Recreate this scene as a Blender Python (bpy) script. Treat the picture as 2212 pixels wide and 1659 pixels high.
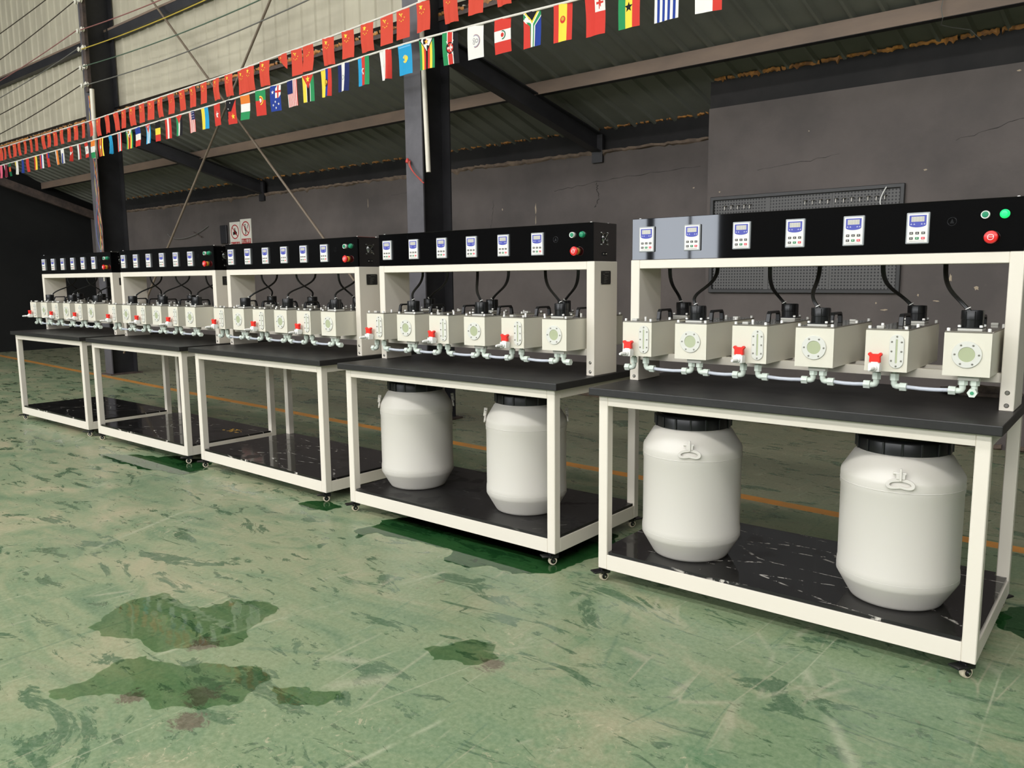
import bpy, bmesh, math, random
from mathutils import Vector, Matrix
random.seed(7)
PI = math.pi
scn = bpy.context.scene
C = scn.collection
for o in list(bpy.data.objects): bpy.data.objects.remove(o)

def lin(r, g, b):
    f = lambda c: (c/255/12.92) if c/255 <= .04045 else ((c/255+.055)/1.055)**2.4
    return (f(r), f(g), f(b), 1)

# ---------------------------------------------------------------- camera
cam_d = bpy.data.cameras.new('camera'); cam = bpy.data.objects.new('camera', cam_d); C.objects.link(cam)
cam_d.sensor_width = 36; cam_d.lens = 1719.54/2212*36; cam_d.clip_start = .05; cam_d.clip_end = 200
pit, rol, yaw = -0.133707, -0.00936, math.radians(39.4)
fw = Vector((0, math.cos(pit), math.sin(pit))); rt = Vector((1, 0, 0)); up = rt.cross(fw)
r2 = rt*math.cos(rol)+up*math.sin(rol); u2 = up*math.cos(rol)-rt*math.sin(rol)
M3 = Matrix.Rotation(yaw, 3, 'Z') @ Matrix((r2, u2, -fw)).transposed()
cam.matrix_world = Matrix.Translation((0, 0, 1.20567)) @ M3.to_4x4()
scn.camera = cam
scn.view_settings.view_transform = 'Standard'; scn.view_settings.look = 'None'
scn.view_settings.gamma = 1; scn.view_settings.use_curve_mapping = False
scn.view_settings.exposure = -0.30

# ---------------------------------------------------------------- daylight
w = bpy.data.worlds.new('daylight'); scn.world = w; w.use_nodes = True
bg = w.node_tree.nodes['Background']; bg.inputs[0].default_value = (.80, .86, .95, 1); bg.inputs[1].default_value = 6.0
def area(name, loc, size, sy, power, col, rot):
    d = bpy.data.lights.new(name, 'AREA'); d.shape = 'RECTANGLE'; d.size = size; d.size_y = sy; d.energy = power; d.color = col
    o = bpy.data.objects.new(name, d); C.objects.link(o); o.location = loc; o.rotation_euler = rot; return o
# tall window band of the hall's front wall, the roof light strips
area('window_daylight', (-3.5, -9.15, 4.75), 21, 2.3, 950, (1, .965, .905), (PI/2, 0, 0))
area('rooflight_daylight_1', (-3.5, -5.0, 6.95), 20, 1.0, 1250, (1, .972, .92), (0, 0, 0))
area('rooflight_daylight_2', (-3.5, -1.0, 6.95), 20, 1.0, 260, (1, .972, .92), (0, 0, 0))

# ---------------------------------------------------------------- materials
MATS = {}
def mat(name, col, rough=.5, metal=0, spec=.5, coat=0, emit=None, es=0, trans=0, alpha=1, sss=0, ior=1.45):
    if name in MATS: return MATS[name]
    m = bpy.data.materials.new(name); m.use_nodes = True
    b = m.node_tree.nodes['Principled BSDF']; I = b.inputs
    I['Base Color'].default_value = lin(*col); I['Roughness'].default_value = rough; I['Metallic'].default_value = metal
    I['Specular IOR Level'].default_value = spec; I['Coat Weight'].default_value = coat; I['Transmission Weight'].default_value = trans
    I['IOR'].default_value = ior; I['Alpha'].default_value = alpha
    if sss: I['Subsurface Weight'].default_value = sss; I['Subsurface Radius'].default_value = (.02, .02, .015); I['Subsurface Scale'].default_value = .5
    if emit: I['Emission Color'].default_value = lin(*emit); I['Emission Strength'].default_value = es
    MATS[name] = m; return m
class N:
    """small node helper on one material"""
    def __init__(s, m): s.m = m; s.t = m.node_tree; s.b = s.t.nodes['Principled BSDF']; s.tc = s.t.nodes.new('ShaderNodeTexCoord')
    def node(s, ty, **k):
        n = s.t.nodes.new(ty)
        for a, v in k.items(): setattr(n, a, v)
        return n
    def link(s, a, b): s.t.links.new(a, b)
    def mapping(s, scale=(1, 1, 1), rot=(0, 0, 0), loc=(0, 0, 0), src='Object'):
        n = s.node('ShaderNodeMapping'); n.inputs['Scale'].default_value = scale; n.inputs['Rotation'].default_value = rot; n.inputs['Location'].default_value = loc
        s.link(s.tc.outputs[src], n.inputs[0]); return n.outputs[0]
    def noise(s, vec, sc, det=4, ro=.55, dist=0):
        n = s.node('ShaderNodeTexNoise'); n.inputs['Scale'].default_value = sc; n.inputs['Detail'].default_value = det
        n.inputs['Roughness'].default_value = ro; n.inputs['Distortion'].default_value = dist; s.link(vec, n.inputs['Vector']); return n.outputs['Fac']
    def ramp(s, fac, *st):
        n = s.node('ShaderNodeValToRGB'); e = n.color_ramp.elements
        while len(e) < len(st): e.new(.5)
        for q, (p, c) in zip(e, st): q.position = p; q.color = c if len(c) == 4 else (*c, 1)
        s.link(fac, n.inputs[0]); return n.outputs[0]
    def step(s, fac, a, b):
        n = s.node('ShaderNodeMapRange'); n.clamp = True; n.inputs[1].default_value = a; n.inputs[2].default_value = b; s.link(fac, n.inputs[0]); return n.outputs[0]
    def mix(s, fac, a, b, mode='MIX'):
        n = s.node('ShaderNodeMix', data_type='RGBA', blend_type=mode)
        for v, i in ((fac, 0), (a, 6), (b, 7)):
            if hasattr(v, 'is_linked') or hasattr(v, 'links'): s.link(v, n.inputs[i])
            else: n.inputs[i].default_value = v
        return n.outputs[2]
    def math(s, op, a, b=0.0):
        n = s.node('ShaderNodeMath', operation=op)
        for v, i in ((a, 0), (b, 1)):
            if hasattr(v, 'links'): s.link(v, n.inputs[i])
            else: n.inputs[i].default_value = v
        return n.outputs[0]
    def bump(s, h, st=.3, d=.01):
        n = s.node('ShaderNodeBump'); n.inputs['Strength'].default_value = st; n.inputs['Distance'].default_value = d
        s.link(h, n.inputs['Height']); s.link(n.outputs[0], s.b.inputs['Normal'])
    def col(s, c): s.link(c, s.b.inputs['Base Color'])
    def rough(s, c): s.link(c, s.b.inputs['Roughness'])

def speckle(name, c1, c2, rough=.5, sc=3, lo=.35, hi=.65, metal=0, bump=.0, bsc=60, spec=.5, chips=None, stretch=(1, 1, 1)):
    m = mat(name, c1, rough, metal, spec); n = N(m)
    f = n.step(n.noise(n.mapping(stretch), sc, 6, .6), lo, hi)
    c = n.mix(f, lin(*c1), lin(*c2))
    if chips:
        k = n.step(n.noise(n.mapping((1, 1, 1), loc=(3, 7, 1)), 9, 6, .75), .70, .73)
        c = n.mix(k, c, lin(*chips))
    n.col(c)
    if bump: n.bump(n.noise(n.mapping(), bsc, 3), bump, .004)
    return m

MUD = [(-2.40, 1.29, .10), (-2.10, 1.11, .12), (-2.0, 1.02, .10), (-1.55, 1.78, .10), (-2.25, .98, .08)]
def floor_mat():
    m = mat('worn_green_floor_paint', (98, 128, 98), .3, spec=.5); n = N(m)
    base = n.mapping((1, 1, 1)); st = n.mapping((1, 2.4, 1), rot=(0, 0, .35)); st2 = n.mapping((1, 3, 1), rot=(0, 0, -.7), loc=(4, 2, 0))
    big = n.noise(base, .55, 3, .5)
    med = n.noise(st, 2.0, 9, .68, .8)
    c = n.ramp(med, (.30, lin(74, 108, 76)), (.43, lin(110, 132, 96)), (.54, lin(138, 146, 110)), (.68, lin(176, 164, 132)))
    sep = n.node('ShaderNodeSeparateXYZ'); n.link(base, sep.inputs[0])
    side = n.math('ADD', n.math('MULTIPLY', sep.outputs[0], .17), n.math('ADD', n.math('MULTIPLY', sep.outputs[1], -.09), .66))
    g1 = n.step(n.math('ADD', n.math('MULTIPLY', med, 1.0), n.math('MULTIPLY', side, .62)), .50, .86)
    c = n.mix(n.math('MULTIPLY', g1, .82), c, lin(70, 118, 74))
    du = n.step(n.noise(n.mapping((1, 1.8, 1), rot=(0, 0, .2), loc=(9, 3, 0)), 1.3, 9, .7, .7), .52, .68)
    c = n.mix(n.math('MULTIPLY', du, .62), c, lin(178, 163, 132))
    # dust film beyond the painted line
    far = n.step(n.math('ADD', n.math('ADD', sep.outputs[1], n.math('MULTIPLY', sep.outputs[0], .045)), n.math('MULTIPLY', n.noise(base, 1.2, 4), .7)), 4.15, 4.6)
    c = n.mix(n.math('MULTIPLY', far, .72), c, lin(122, 114, 88))
    bl = n.step(n.noise(n.mapping((1, 2.6, 1), rot=(0, 0, .5), loc=(1.3, 8, 0)), 2.3, 9, .66, 1.1), .565, .60)
    c = n.mix(n.math('MULTIPLY', bl, .85), c, lin(30, 82, 48))
    b2 = n.step(n.noise(st2, 5.0, 8, .68, 1.0), .60, .64)
    c = n.mix(n.math('MULTIPLY', b2, .8), c, lin(26, 74, 44))
    b3 = n.step(n.noise(n.mapping((1, 1, 1), rot=(0, 0, .9), loc=(2, 2, 0)), 1.7, 9, .72, 1.6), .60, .66)
    c = n.mix(n.math('MULTIPLY', b3, .55), c, lin(52, 108, 66))
    def lines(rot, sc, wdt, loc):
        v = n.node('ShaderNodeTexVoronoi', feature='DISTANCE_TO_EDGE'); v.inputs['Scale'].default_value = sc
        n.link(n.mapping((1, .16, 1), rot=(0, 0, rot), loc=loc), v.inputs['Vector']); return n.math('SUBTRACT', 1.0, n.step(v.outputs['Distance'], 0, wdt))
    for q, (ro_, sc_, wd_, cl_, th_) in enumerate(((.9, 2.0, .006, (184, 184, 156), .50), (-.5, 3.1, .008, (40, 92, 66), .50), (.35, 4.5, .012, (176, 172, 146), .53), (1.9, 3.4, .010, (60, 110, 80), .53), (2.6, 5.5, .014, (180, 170, 144), .56))):
        l1 = n.math('MULTIPLY', lines(ro_, sc_, wd_*1.2, (q*1.7, q, 0)), n.step(n.noise(n.mapping(loc=(5+q*3, 5, 0)), 2.2, 5), th_, th_+.06))
        c = n.mix(n.math('MULTIPLY', l1, .55), c, lin(*cl_))
    # chipped curls showing pale screed
    ch = n.math('MULTIPLY', n.step(n.noise(base, 13, 6, .72, 3.0), .60, .63), n.step(n.noise(n.mapping(loc=(7, 1, 0)), 1.1, 4), .50, .58))
    c = n.mix(n.math('MULTIPLY', ch, .7), c, lin(190, 176, 146))
    ru = n.math('MULTIPLY', n.step(n.noise(base, 5.5, 6, .72, 1.6), .62, .66), n.step(n.noise(n.mapping(loc=(1, 4, 0)), .9, 3), .53, .6))
    c = n.mix(n.math('MULTIPLY', ru, .8), c, lin(92, 62, 50))
    # rust-red mud trodden in near the front puddles
    mud = None
    for (mx, my, mr) in MUD:
        d = n.node('ShaderNodeVectorMath', operation='DISTANCE'); n.link(base, d.inputs[0]); d.inputs[1].default_value = (mx, my, 0)
        k = n.math('SUBTRACT', 1.0, n.math('DIVIDE', d.outputs['Value'], mr)); mud = k if mud is None else n.math('MAXIMUM', mud, k)
    mud = n.step(n.math('ADD', n.math('MULTIPLY', mud, .5), n.math('MULTIPLY', n.noise(n.mapping((1, 2, 1), rot=(0, 0, .9)), 13, 7, .75, 1.6), 1.1)), .80, .88)
    c = n.mix(n.math('MULTIPLY', mud, .8), c, lin(74, 40, 36))
    fine = n.noise(base, 60, 4, .75)
    c = n.mix(.26, c, n.ramp(fine, (.3, lin(70, 84, 66)), (.7, lin(186, 188, 164))))
    n.col(c)
    wet = n.math('MAXIMUM', bl, b2)
    r = n.math('SUBTRACT', n.math('ADD', .26, n.math('MULTIPLY', n.noise(base, 5, 5), .22)), n.math('MULTIPLY', wet, .22))
    n.rough(r)
    n.bump(n.math('ADD', n.noise(base, 30, 5, .7), n.math('MULTIPLY', n.noise(base, 4, 4), .8)), .10, .004)
    return m

M = {}
M['floor'] = floor_mat()
M['cream'] = mat('cream_powder_coat', (217, 209, 195), .38, spec=.4)
n = N(M['cream']); n.bump(n.noise(n.mapping(), 400, 2), .05, .001)
M['board'] = mat('black_bench_board', (34, 33, 33), .42, spec=.5)
n = N(M['board']); n.col(n.mix(n.noise(n.mapping(), 60, 3), lin(26, 25, 25), lin(42, 40, 39))); n.rough(n.math('ADD', .36, n.math('MULTIPLY', n.noise(n.mapping(), 6, 4), .16)))
def shelf_mat(name, wet):
    m = mat(name, (24, 23, 23), .2, spec=.5); n = N(m)
    v = n.node('ShaderNodeTexVoronoi', feature='DISTANCE_TO_EDGE'); v.inputs['Scale'].default_value = 3.2
    n.link(n.mapping((.5, 2.2, 1), rot=(0, 0, .5), loc=(wet*5, 2, 0)), v.inputs['Vector'])
    ln = n.math('MULTIPLY', n.math('SUBTRACT', 1.0, n.step(v.outputs['Distance'], 0, .02)), n.step(n.noise(n.mapping((1, 1, 1), loc=(wet, 0, 0)), 22, 5, .7), .50, .56))
    ln = n.math('MULTIPLY', ln, n.step(n.noise(n.mapping(loc=(wet*3, 1, 0)), 4, 2), .46, .54))
    sp = n.step(n.noise(n.mapping(), 60, 3, .6), .70, .74)
    c = n.mix(n.noise(n.mapping(), 30, 3), lin(18, 17, 17), lin(30, 29, 28))
    c = n.mix(n.math('MULTIPLY', ln, wet), c, lin(196, 190, 180)); c = n.mix(n.math('MULTIPLY', sp, .35*wet), c, lin(120, 116, 110)); n.col(c)
    n.rough(n.math('ADD', .36-.30*wet, n.math('MULTIPLY', n.step(n.noise(n.mapping(), 7, 3), .55, .62), .16)))
    n.bump(n.noise(n.mapping(), 90, 2), .04*wet, .002); return m
M['shelf_wet'] = shelf_mat('wet_scratched_black_board', 1.0); M['shelf_dry'] = shelf_mat('dry_black_board', .12)
M['acrylic'] = mat('gloss_black_acrylic', (7, 7, 8), .03, spec=.9, coat=1)
M['black'] = mat('black_plastic', (20, 20, 21), .32)
M['rubber'] = mat('black_rubber', (18, 18, 18), .55)
M['cable'] = mat('black_cable_sheath', (12, 12, 12), .4)
M['tank'] = mat('milky_polypropylene', (211, 206, 190), .36, spec=.45, sss=.15)
M['ring'] = mat('pale_flange_plastic', (204, 203, 194), .4, spec=.35)
M['screw'] = mat('stainless_screw', (150, 146, 138), .3, .9)
M['glass'] = mat('green_tinted_sight_glass', (168, 174, 142), .12, spec=.6)
M['clear'] = mat('clear_acrylic', (190, 188, 180), .12, spec=.6)
M['lid'] = mat('smoky_clear_acrylic_lid', (118, 114, 104), .07, spec=.6, coat=.4)
M['white'] = mat('white_nylon', (236, 234, 228), .35)
M['fitting'] = mat('mint_white_fitting', (208, 217, 205), .28, spec=.5)
M['fitting_in'] = mat('green_tube_bore', (70, 150, 110), .3)
M['tube'] = mat('clear_blueish_tube', (182, 186, 194), .14, spec=.6)
M['red'] = mat('red_valve_plastic', (222, 44, 34), .35)
M['redb'] = mat('red_button_plastic', (214, 36, 34), .25)
M['yellow'] = mat('yellow_button_base', (214, 150, 40), .4)
M['greenb'] = mat('green_button', (16, 128, 88), .3)
M['lampon'] = mat('lit_green_lamp', (30, 200, 110), .3, emit=(40, 255, 130), es=.75)
M['bezel'] = mat('grey_display_bezel', (158, 160, 162), .4)
M['face'] = mat('pale_display_face', (222, 219, 212), .45)
M['blue'] = mat('blue_display_print', (66, 72, 160), .4)
M['lcd'] = mat('grey_display_window', (196, 192, 182), .25)
M['digit'] = mat('unlit_digit_grey', (150, 146, 138), .4)
M['key_dark'] = mat('dark_key', (56, 48, 42), .4); M['key_green'] = mat('green_key', (30, 120, 70), .4); M['key_red'] = mat('red_key', (208, 56, 70), .4)
M['print'] = mat('white_print', (225, 225, 225), .5)
M['chrome'] = mat('bright_chrome', (200, 200, 198), .16, 1)
M['plate'] = mat('dark_name_plate', (38, 37, 35), .3)
M['plate_text'] = mat('engraved_grey', (96, 94, 88), .4)
M['ghost'] = mat('dim_emblem_print', (15, 15, 16), .2)
M['drum'] = mat('white_polyethylene', (201, 196, 187), .42, spec=.4, sss=.12)
M['cap'] = mat('black_drum_cap', (22, 22, 23), .34)
M['castor_white'] = mat('cream_castor_tyre', (208, 196, 172), .45)
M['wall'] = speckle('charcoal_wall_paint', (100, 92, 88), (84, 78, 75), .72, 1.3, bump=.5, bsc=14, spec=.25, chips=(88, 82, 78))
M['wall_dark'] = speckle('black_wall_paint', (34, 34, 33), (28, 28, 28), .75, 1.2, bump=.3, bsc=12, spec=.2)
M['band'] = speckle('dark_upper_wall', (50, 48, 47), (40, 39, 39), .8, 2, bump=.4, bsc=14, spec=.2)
M['mortar'] = speckle('brown_dusty_mortar', (132, 114, 98), (98, 86, 78), .85, 8, bump=.8, bsc=30, spec=.2)
M['roof'] = speckle('grey_green_roof_sheet', (124, 124, 115), (110, 110, 102), .5, 1.5, spec=.4)
M['purlin'] = speckle('dusty_brown_steel', (134, 114, 98), (114, 98, 86), .6, 4, spec=.35, stretch=(.3, 1, 1))
M['steel'] = speckle('dark_grey_painted_steel', (98, 95, 98), (84, 82, 85), .42, 5, spec=.45, bump=.1)
M['steel_dark'] = speckle('dark_and_shaded_steel', (52, 51, 53), (42, 41, 43), .45, 4, spec=.4)  # dark steel members, and the shade tone of the column recesses
M['rust'] = speckle('rusty_brown_steel', (96, 82, 74), (70, 62, 60), .7, 10, spec=.3)
M['siding'] = speckle('aged_cream_wall_sheet', (192, 184, 162), (176, 168, 148), .5, 3, spec=.3, stretch=(1, 1, .25))
M['foam'] = speckle('orange_expanding_foam', (206, 144, 76), (150, 108, 78), .8, 14, spec=.2)
M['line'] = speckle('worn_yellow_line_paint', (214, 142, 60), (188, 134, 72), .5, 7, spec=.4)
M['rod'] = mat('dull_brown_rod', (118, 104, 88), .6)
M['pvc'] = mat('ivory_pvc_pipe', (226, 218, 200), .4)
M['porcelain'] = mat('porcelain_insulator', (222, 216, 200), .25)
for k, c in dict(pink=(150, 100, 96), ylw=(196, 170, 72), grn=(84, 104, 88), gry=(112, 110, 104), dark=(64, 56, 48), rd=(190, 60, 50), blu=(90, 96, 150), org=(206, 110, 60)).items(): M['wire_'+k] = mat('wire_'+k, c, .5)
M['cord'] = mat('white_bunting_cord', (228, 222, 210), .6)
M['peg'] = mat('grey_pegboard_steel', (92, 90, 88), .5); M['pegframe'] = mat('dark_pegboard_frame', (50, 49, 48), .45); M['hole'] = mat('pegboard_hole_black', (16, 16, 16), .8)
M['sign_w'] = mat('sign_white', (224, 220, 206), .45); M['sign_r'] = mat('sign_red', (176, 30, 34), .45); M['sign_k'] = mat('sign_black', (26, 24, 24), .5)
M['chip'] = mat('pale_bare_plaster', (168, 152, 130), .85); M['crack'] = mat('dark_wall_crack', (34, 31, 30), .9)
M['bag'] = speckle('crumpled_brown_cloth', (104, 92, 82), (66, 58, 52), .8, 25, bump=.8, bsc=40)
M['hallwall'] = mat('hall_dark_wall', (52, 50, 50), .8, spec=.1); M['hallroof'] = mat('hall_roof_sheet', (120, 118, 110), .6)
M['stain'] = mat('yellow_spill', (206, 160, 60), .4)
M['yard'] = mat('pale_yard_concrete', (168, 168, 166), .8)
def water(nm, tint):
    m = bpy.data.materials.new(nm); m.use_nodes = True; t = m.node_tree; t.nodes.clear()
    out = t.nodes.new('ShaderNodeOutputMaterial'); tr = t.nodes.new('ShaderNodeBsdfTransparent'); tr.inputs[0].default_value = (*tint, 1)
    gl = t.nodes.new('ShaderNodeBsdfGlossy'); gl.inputs['Roughness'].default_value = .03
    fr = t.nodes.new('ShaderNodeFresnel'); fr.inputs[0].default_value = 1.34; mx = t.nodes.new('ShaderNodeMixShader')
    no = t.nodes.new('ShaderNodeTexNoise'); no.inputs['Scale'].default_value = 6; bp = t.nodes.new('ShaderNodeBump'); bp.inputs['Strength'].default_value = .05; bp.inputs['Distance'].default_value = .01
    t.links.new(no.outputs[0], bp.inputs['Height']); t.links.new(bp.outputs[0], gl.inputs['Normal']); t.links.new(bp.outputs[0], fr.inputs['Normal'])
    t.links.new(fr.outputs[0], mx.inputs[0]); t.links.new(tr.outputs[0], mx.inputs[1]); t.links.new(gl.outputs[0], mx.inputs[2]); t.links.new(mx.outputs[0], out.inputs[0]); return m
M['water'] = water('clear_deep_puddle', (.40, .72, .50)); M['film'] = water('thin_water_film', (.84, .97, .84))

# ---------------------------------------------------------------- helpers
def link(o, parent=None):
    C.objects.link(o)
    if parent: o.parent = parent
    return o
def obj(name, bm, m, parent=None, loc=None, smooth=False, bevel=0, seg=1):
    bmesh.ops.recalc_face_normals(bm, faces=bm.faces)
    me = bpy.data.meshes.new(name); bm.to_mesh(me); bm.free()
    ms = m if isinstance(m, (list, tuple)) else [m]
    for x in ms: me.materials.append(M[x] if isinstance(x, str) else x)
    if smooth:
        for p in me.polygons: p.use_smooth = True
        me.set_sharp_from_angle(angle=math.radians(38))
    o = bpy.data.objects.new(name, me); link(o, parent)
    if loc: o.location = loc
    if bevel:
        md = o.modifiers.new('edge', 'BEVEL'); md.width = bevel; md.segments = seg; md.limit_method = 'ANGLE'; md.angle_limit = math.radians(50)
    return o
def mesh(name, vs, fs, m, parent=None, loc=None, mi=None):
    me = bpy.data.meshes.new(name); me.from_pydata(vs, [], fs)
    for x in (m if isinstance(m, (list, tuple)) else [m]): me.materials.append(M[x] if isinstance(x, str) else x)
    if mi:
        for p, i in zip(me.polygons, mi): p.material_index = i
    o = bpy.data.objects.new(name, me); link(o, parent)
    if loc: o.location = loc
    return o
def BM(): return bmesh.new()
def box(bm, x0, y0, z0, x1, y1, z1, mi=0):
    v = [bm.verts.new(p) for p in ((x0, y0, z0), (x1, y0, z0), (x1, y1, z0), (x0, y1, z0), (x0, y0, z1), (x1, y0, z1), (x1, y1, z1), (x0, y1, z1))]
    for f in ((3, 2, 1, 0), (4, 5, 6, 7), (0, 1, 5, 4), (1, 2, 6, 5), (2, 3, 7, 6), (3, 0, 4, 7)):
        q = bm.faces.new([v[i] for i in f]); q.material_index = mi
    return bm
def frame(d):
    d = Vector(d).normalized(); a = Vector((0, 0, 1)) if abs(d.z) < .9 else Vector((1, 0, 0)); u = d.cross(a).normalized(); return u, d.cross(u).normalized()
def lathe(bm, prof, c=(0, 0, 0), ax=(0, 0, 1), n=20, mi=0, ph=0):
    """prof: (radius, height) pairs along axis ax from point c; r=0 closes"""
    d = Vector(ax).normalized(); u, v = frame(d); c = Vector(c); rings = []
    for r, h in prof:
        if r < 1e-6: rings.append([bm.verts.new(c+d*h)])
        else: rings.append([bm.verts.new(c+d*h+(u*math.cos(2*PI*i/n+ph)+v*math.sin(2*PI*i/n+ph))*r) for i in range(n)])
    for a, b in zip(rings, rings[1:]):
        for i in range(n):
            j = (i+1) % n
            if len(a) == 1 and len(b) == 1: continue
            if len(a) == 1: f = (a[0], b[i], b[j])
            elif len(b) == 1: f = (a[i], a[j], b[0])
            else: f = (a[i], a[j], b[j], b[i])
            bm.faces.new(f).material_index = mi
    return bm
def cyl(bm, c, ax, r, h, n=16, mi=0, ph=0): return lathe(bm, [(0, 0), (r, 0), (r, h), (0, h)], c, ax, n, mi, ph)
def tube(bm, pts, r, n=8, mi=0, cap=True):
    pts = [Vector(p) for p in pts]; rings = []; u = None
    for i, p in enumerate(pts):
        d = (pts[min(i+1, len(pts)-1)]-pts[max(i-1, 0)]).normalized()
        if u is None: u, v = frame(d)
        else: u = (u-d*u.dot(d)).normalized(); v = d.cross(u)
        rr = r[i] if isinstance(r, (list, tuple)) else r
        rings.append([bm.verts.new(p+(u*math.cos(2*PI*k/n)+v*math.sin(2*PI*k/n))*rr) for k in range(n)])
    for a, b in zip(rings, rings[1:]):
        for k in range(n): bm.faces.new((a[k], a[(k+1) % n], b[(k+1) % n], b[k])).material_index = mi
    if cap: bm.faces.new(rings[0][::-1]).material_index = mi; bm.faces.new(rings[-1]).material_index = mi
    return bm
def bez(p0, p1, p2, p3, n=10):
    P = [Vector(p) for p in (p0, p1, p2, p3)]
    return [P[0]*(1-t)**3+P[1]*3*t*(1-t)**2+P[2]*3*t*t*(1-t)+P[3]*t**3 for t in [i/n for i in range(n+1)]]
def torus(bm, c, ax, R, r, n=20, k=6, mi=0):
    u, v = frame(ax); c = Vector(c); pts = [c+(u*math.cos(2*PI*i/n)+v*math.sin(2*PI*i/n))*R for i in range(n)]; d = Vector(ax).normalized(); rings = []
    for p in pts:
        e = (p-c).normalized(); rings.append([bm.verts.new(p+(e*math.cos(2*PI*j/k)+d*math.sin(2*PI*j/k))*r) for j in range(k)])
    for i in range(n):
        a, b = rings[i], rings[(i+1) % n]
        for j in range(k): bm.faces.new((a[j], a[(j+1) % k], b[(j+1) % k], b[j])).material_index = mi
    return bm
def prism(bm, poly, y0, y1, mi=0):
    """poly of (x,z) extruded along y"""
    a = [bm.verts.new((x, y0, z)) for x, z in poly]; b = [bm.verts.new((x, y1, z)) for x, z in poly]
    bm.faces.new(a).material_index = mi; bm.faces.new(b[::-1]).material_index = mi
    for i in range(len(a)): j = (i+1) % len(a); bm.faces.new((a[i], b[i], b[j], a[j])).material_index = mi
    return bm
def loopframe(bm, outer, inner, y0, y1, mi=0):
    """ring between two (x,z) loops of equal length, extruded in y"""
    L = [[bm.verts.new((x, y, z)) for x, z in lp] for lp in (outer, inner) for y in (y0, y1)]
    n = len(outer)
    for i in range(n):
        j = (i+1) % n
        for a, b in ((L[0], L[2]), (L[1], L[3]), (L[0], L[1]), (L[2], L[3])): bm.faces.new((a[i], a[j], b[j], b[i])).material_index = mi
    return bm
def stadium(w, h, n=8, cx=0, cz=0):
    r = w/2; k = h/2-r; P = []
    for i in range(n+1): a = PI*i/n; P.append((cx+r*math.cos(a), cz+k+r*math.sin(a)))
    for i in range(n+1): a = PI+PI*i/n; P.append((cx+r*math.cos(a), cz-k+r*math.sin(a)))
    return P
def circ(r, n=24, cx=0, cz=0, ph=0): return [(cx+r*math.cos(2*PI*i/n+ph), cz+r*math.sin(2*PI*i/n+ph)) for i in range(n)]
def text(name, body, size, m, parent, loc, rot=(PI/2, 0, 0), ex=.0003):
    cu = bpy.data.curves.new(name, 'FONT'); cu.body = body; cu.size = size; cu.extrude = ex; cu.align_x = 'CENTER'; cu.align_y = 'CENTER'; cu.resolution_u = 3
    t = bpy.data.objects.new(name+'_tmp', cu); C.objects.link(t)
    dg = bpy.context.evaluated_depsgraph_get(); me = bpy.data.meshes.new_from_object(t.evaluated_get(dg)); bpy.data.objects.remove(t); bpy.data.curves.remove(cu)
    me.materials.clear(); me.materials.append(M[m]); o = bpy.data.objects.new(name, me); link(o, parent); o.location = loc; o.rotation_euler = rot; return o
def tag(o, label=None, cat=None, group=None, kind=None):
    for k, v in (('label', label), ('category', cat), ('group', group), ('kind', kind)):
        if v: o[k] = v
    return o
def thing(name, label, cat, loc=(0, 0, 0), rz=0, group=None):
    o = bpy.data.objects.new(name, None); C.objects.link(o); o.empty_display_size = .05; o.location = loc; o.rotation_euler = (0, 0, rz); return tag(o, label, cat, group)
def dup(root, loc=None, rz=None, label=None, skip=()):
    r = root.copy(); C.objects.link(r)
    if loc: r.location = loc
    if rz is not None: r.rotation_euler = (0, 0, rz)
    if label: r['label'] = label
    for ch in KIDS.get(root.name, []):
        if ch.name.split('.')[0] in skip: continue
        c = ch.copy(); C.objects.link(c); c.parent = r
        for g in KIDS.get(ch.name, []): d = g.copy(); C.objects.link(d); d.parent = c
    return r
KIDS = {}
def index():
    KIDS.clear()
    for o in bpy.data.objects:
        if o.parent: KIDS.setdefault(o.parent.name, []).append(o)

# ---------------------------------------------------------------- setting
SY, SZ, SL, SK = 4.95, 3.31, .396, .12     # wall-sheet plane, its foot, roof slope, skew of the roof ribs
def rz_(y): return SZ-SL*(y-SY)
YJ, YR = 6.25, 6.66
XL, XR, YF, ZT = -15.5, 7.0, -9.0, 7.0
bm = BM(); box(bm, XL-.1, YF, -.1, XR, YR+.1, 0); fl = tag(obj('floor', bm, 'floor'), kind='structure')
# painted line: a strip laid on the floor
def strip(name, pts, wd, z, m, parent=None, th=.0006):
    bm = BM(); pts = [Vector((*p, 0)) for p in pts]
    for a, b in zip(pts, pts[1:]):
        d = (b-a).normalized(); s = Vector((-d.y, d.x, 0))*wd/2
        v = [bm.verts.new((q.x, q.y, zz)) for zz in (z, z+th) for q in (a-s, b-s, b+s, a+s)]
        for f in ((0, 1, 2, 3), (7, 6, 5, 4), (0, 4, 5, 1), (1, 5, 6, 2), (2, 6, 7, 3), (3, 7, 4, 0)): bm.faces.new([v[i] for i in f])
    return obj(name, bm, m, parent)
strip('yellow_line', [(1.5, 3.93), (-.4, 4.0), (-1.7, 4.08), (-4, 4.17), (-7.6, 4.33), (-15.4, 4.78)], .085, .0002, 'line', fl)

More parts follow.
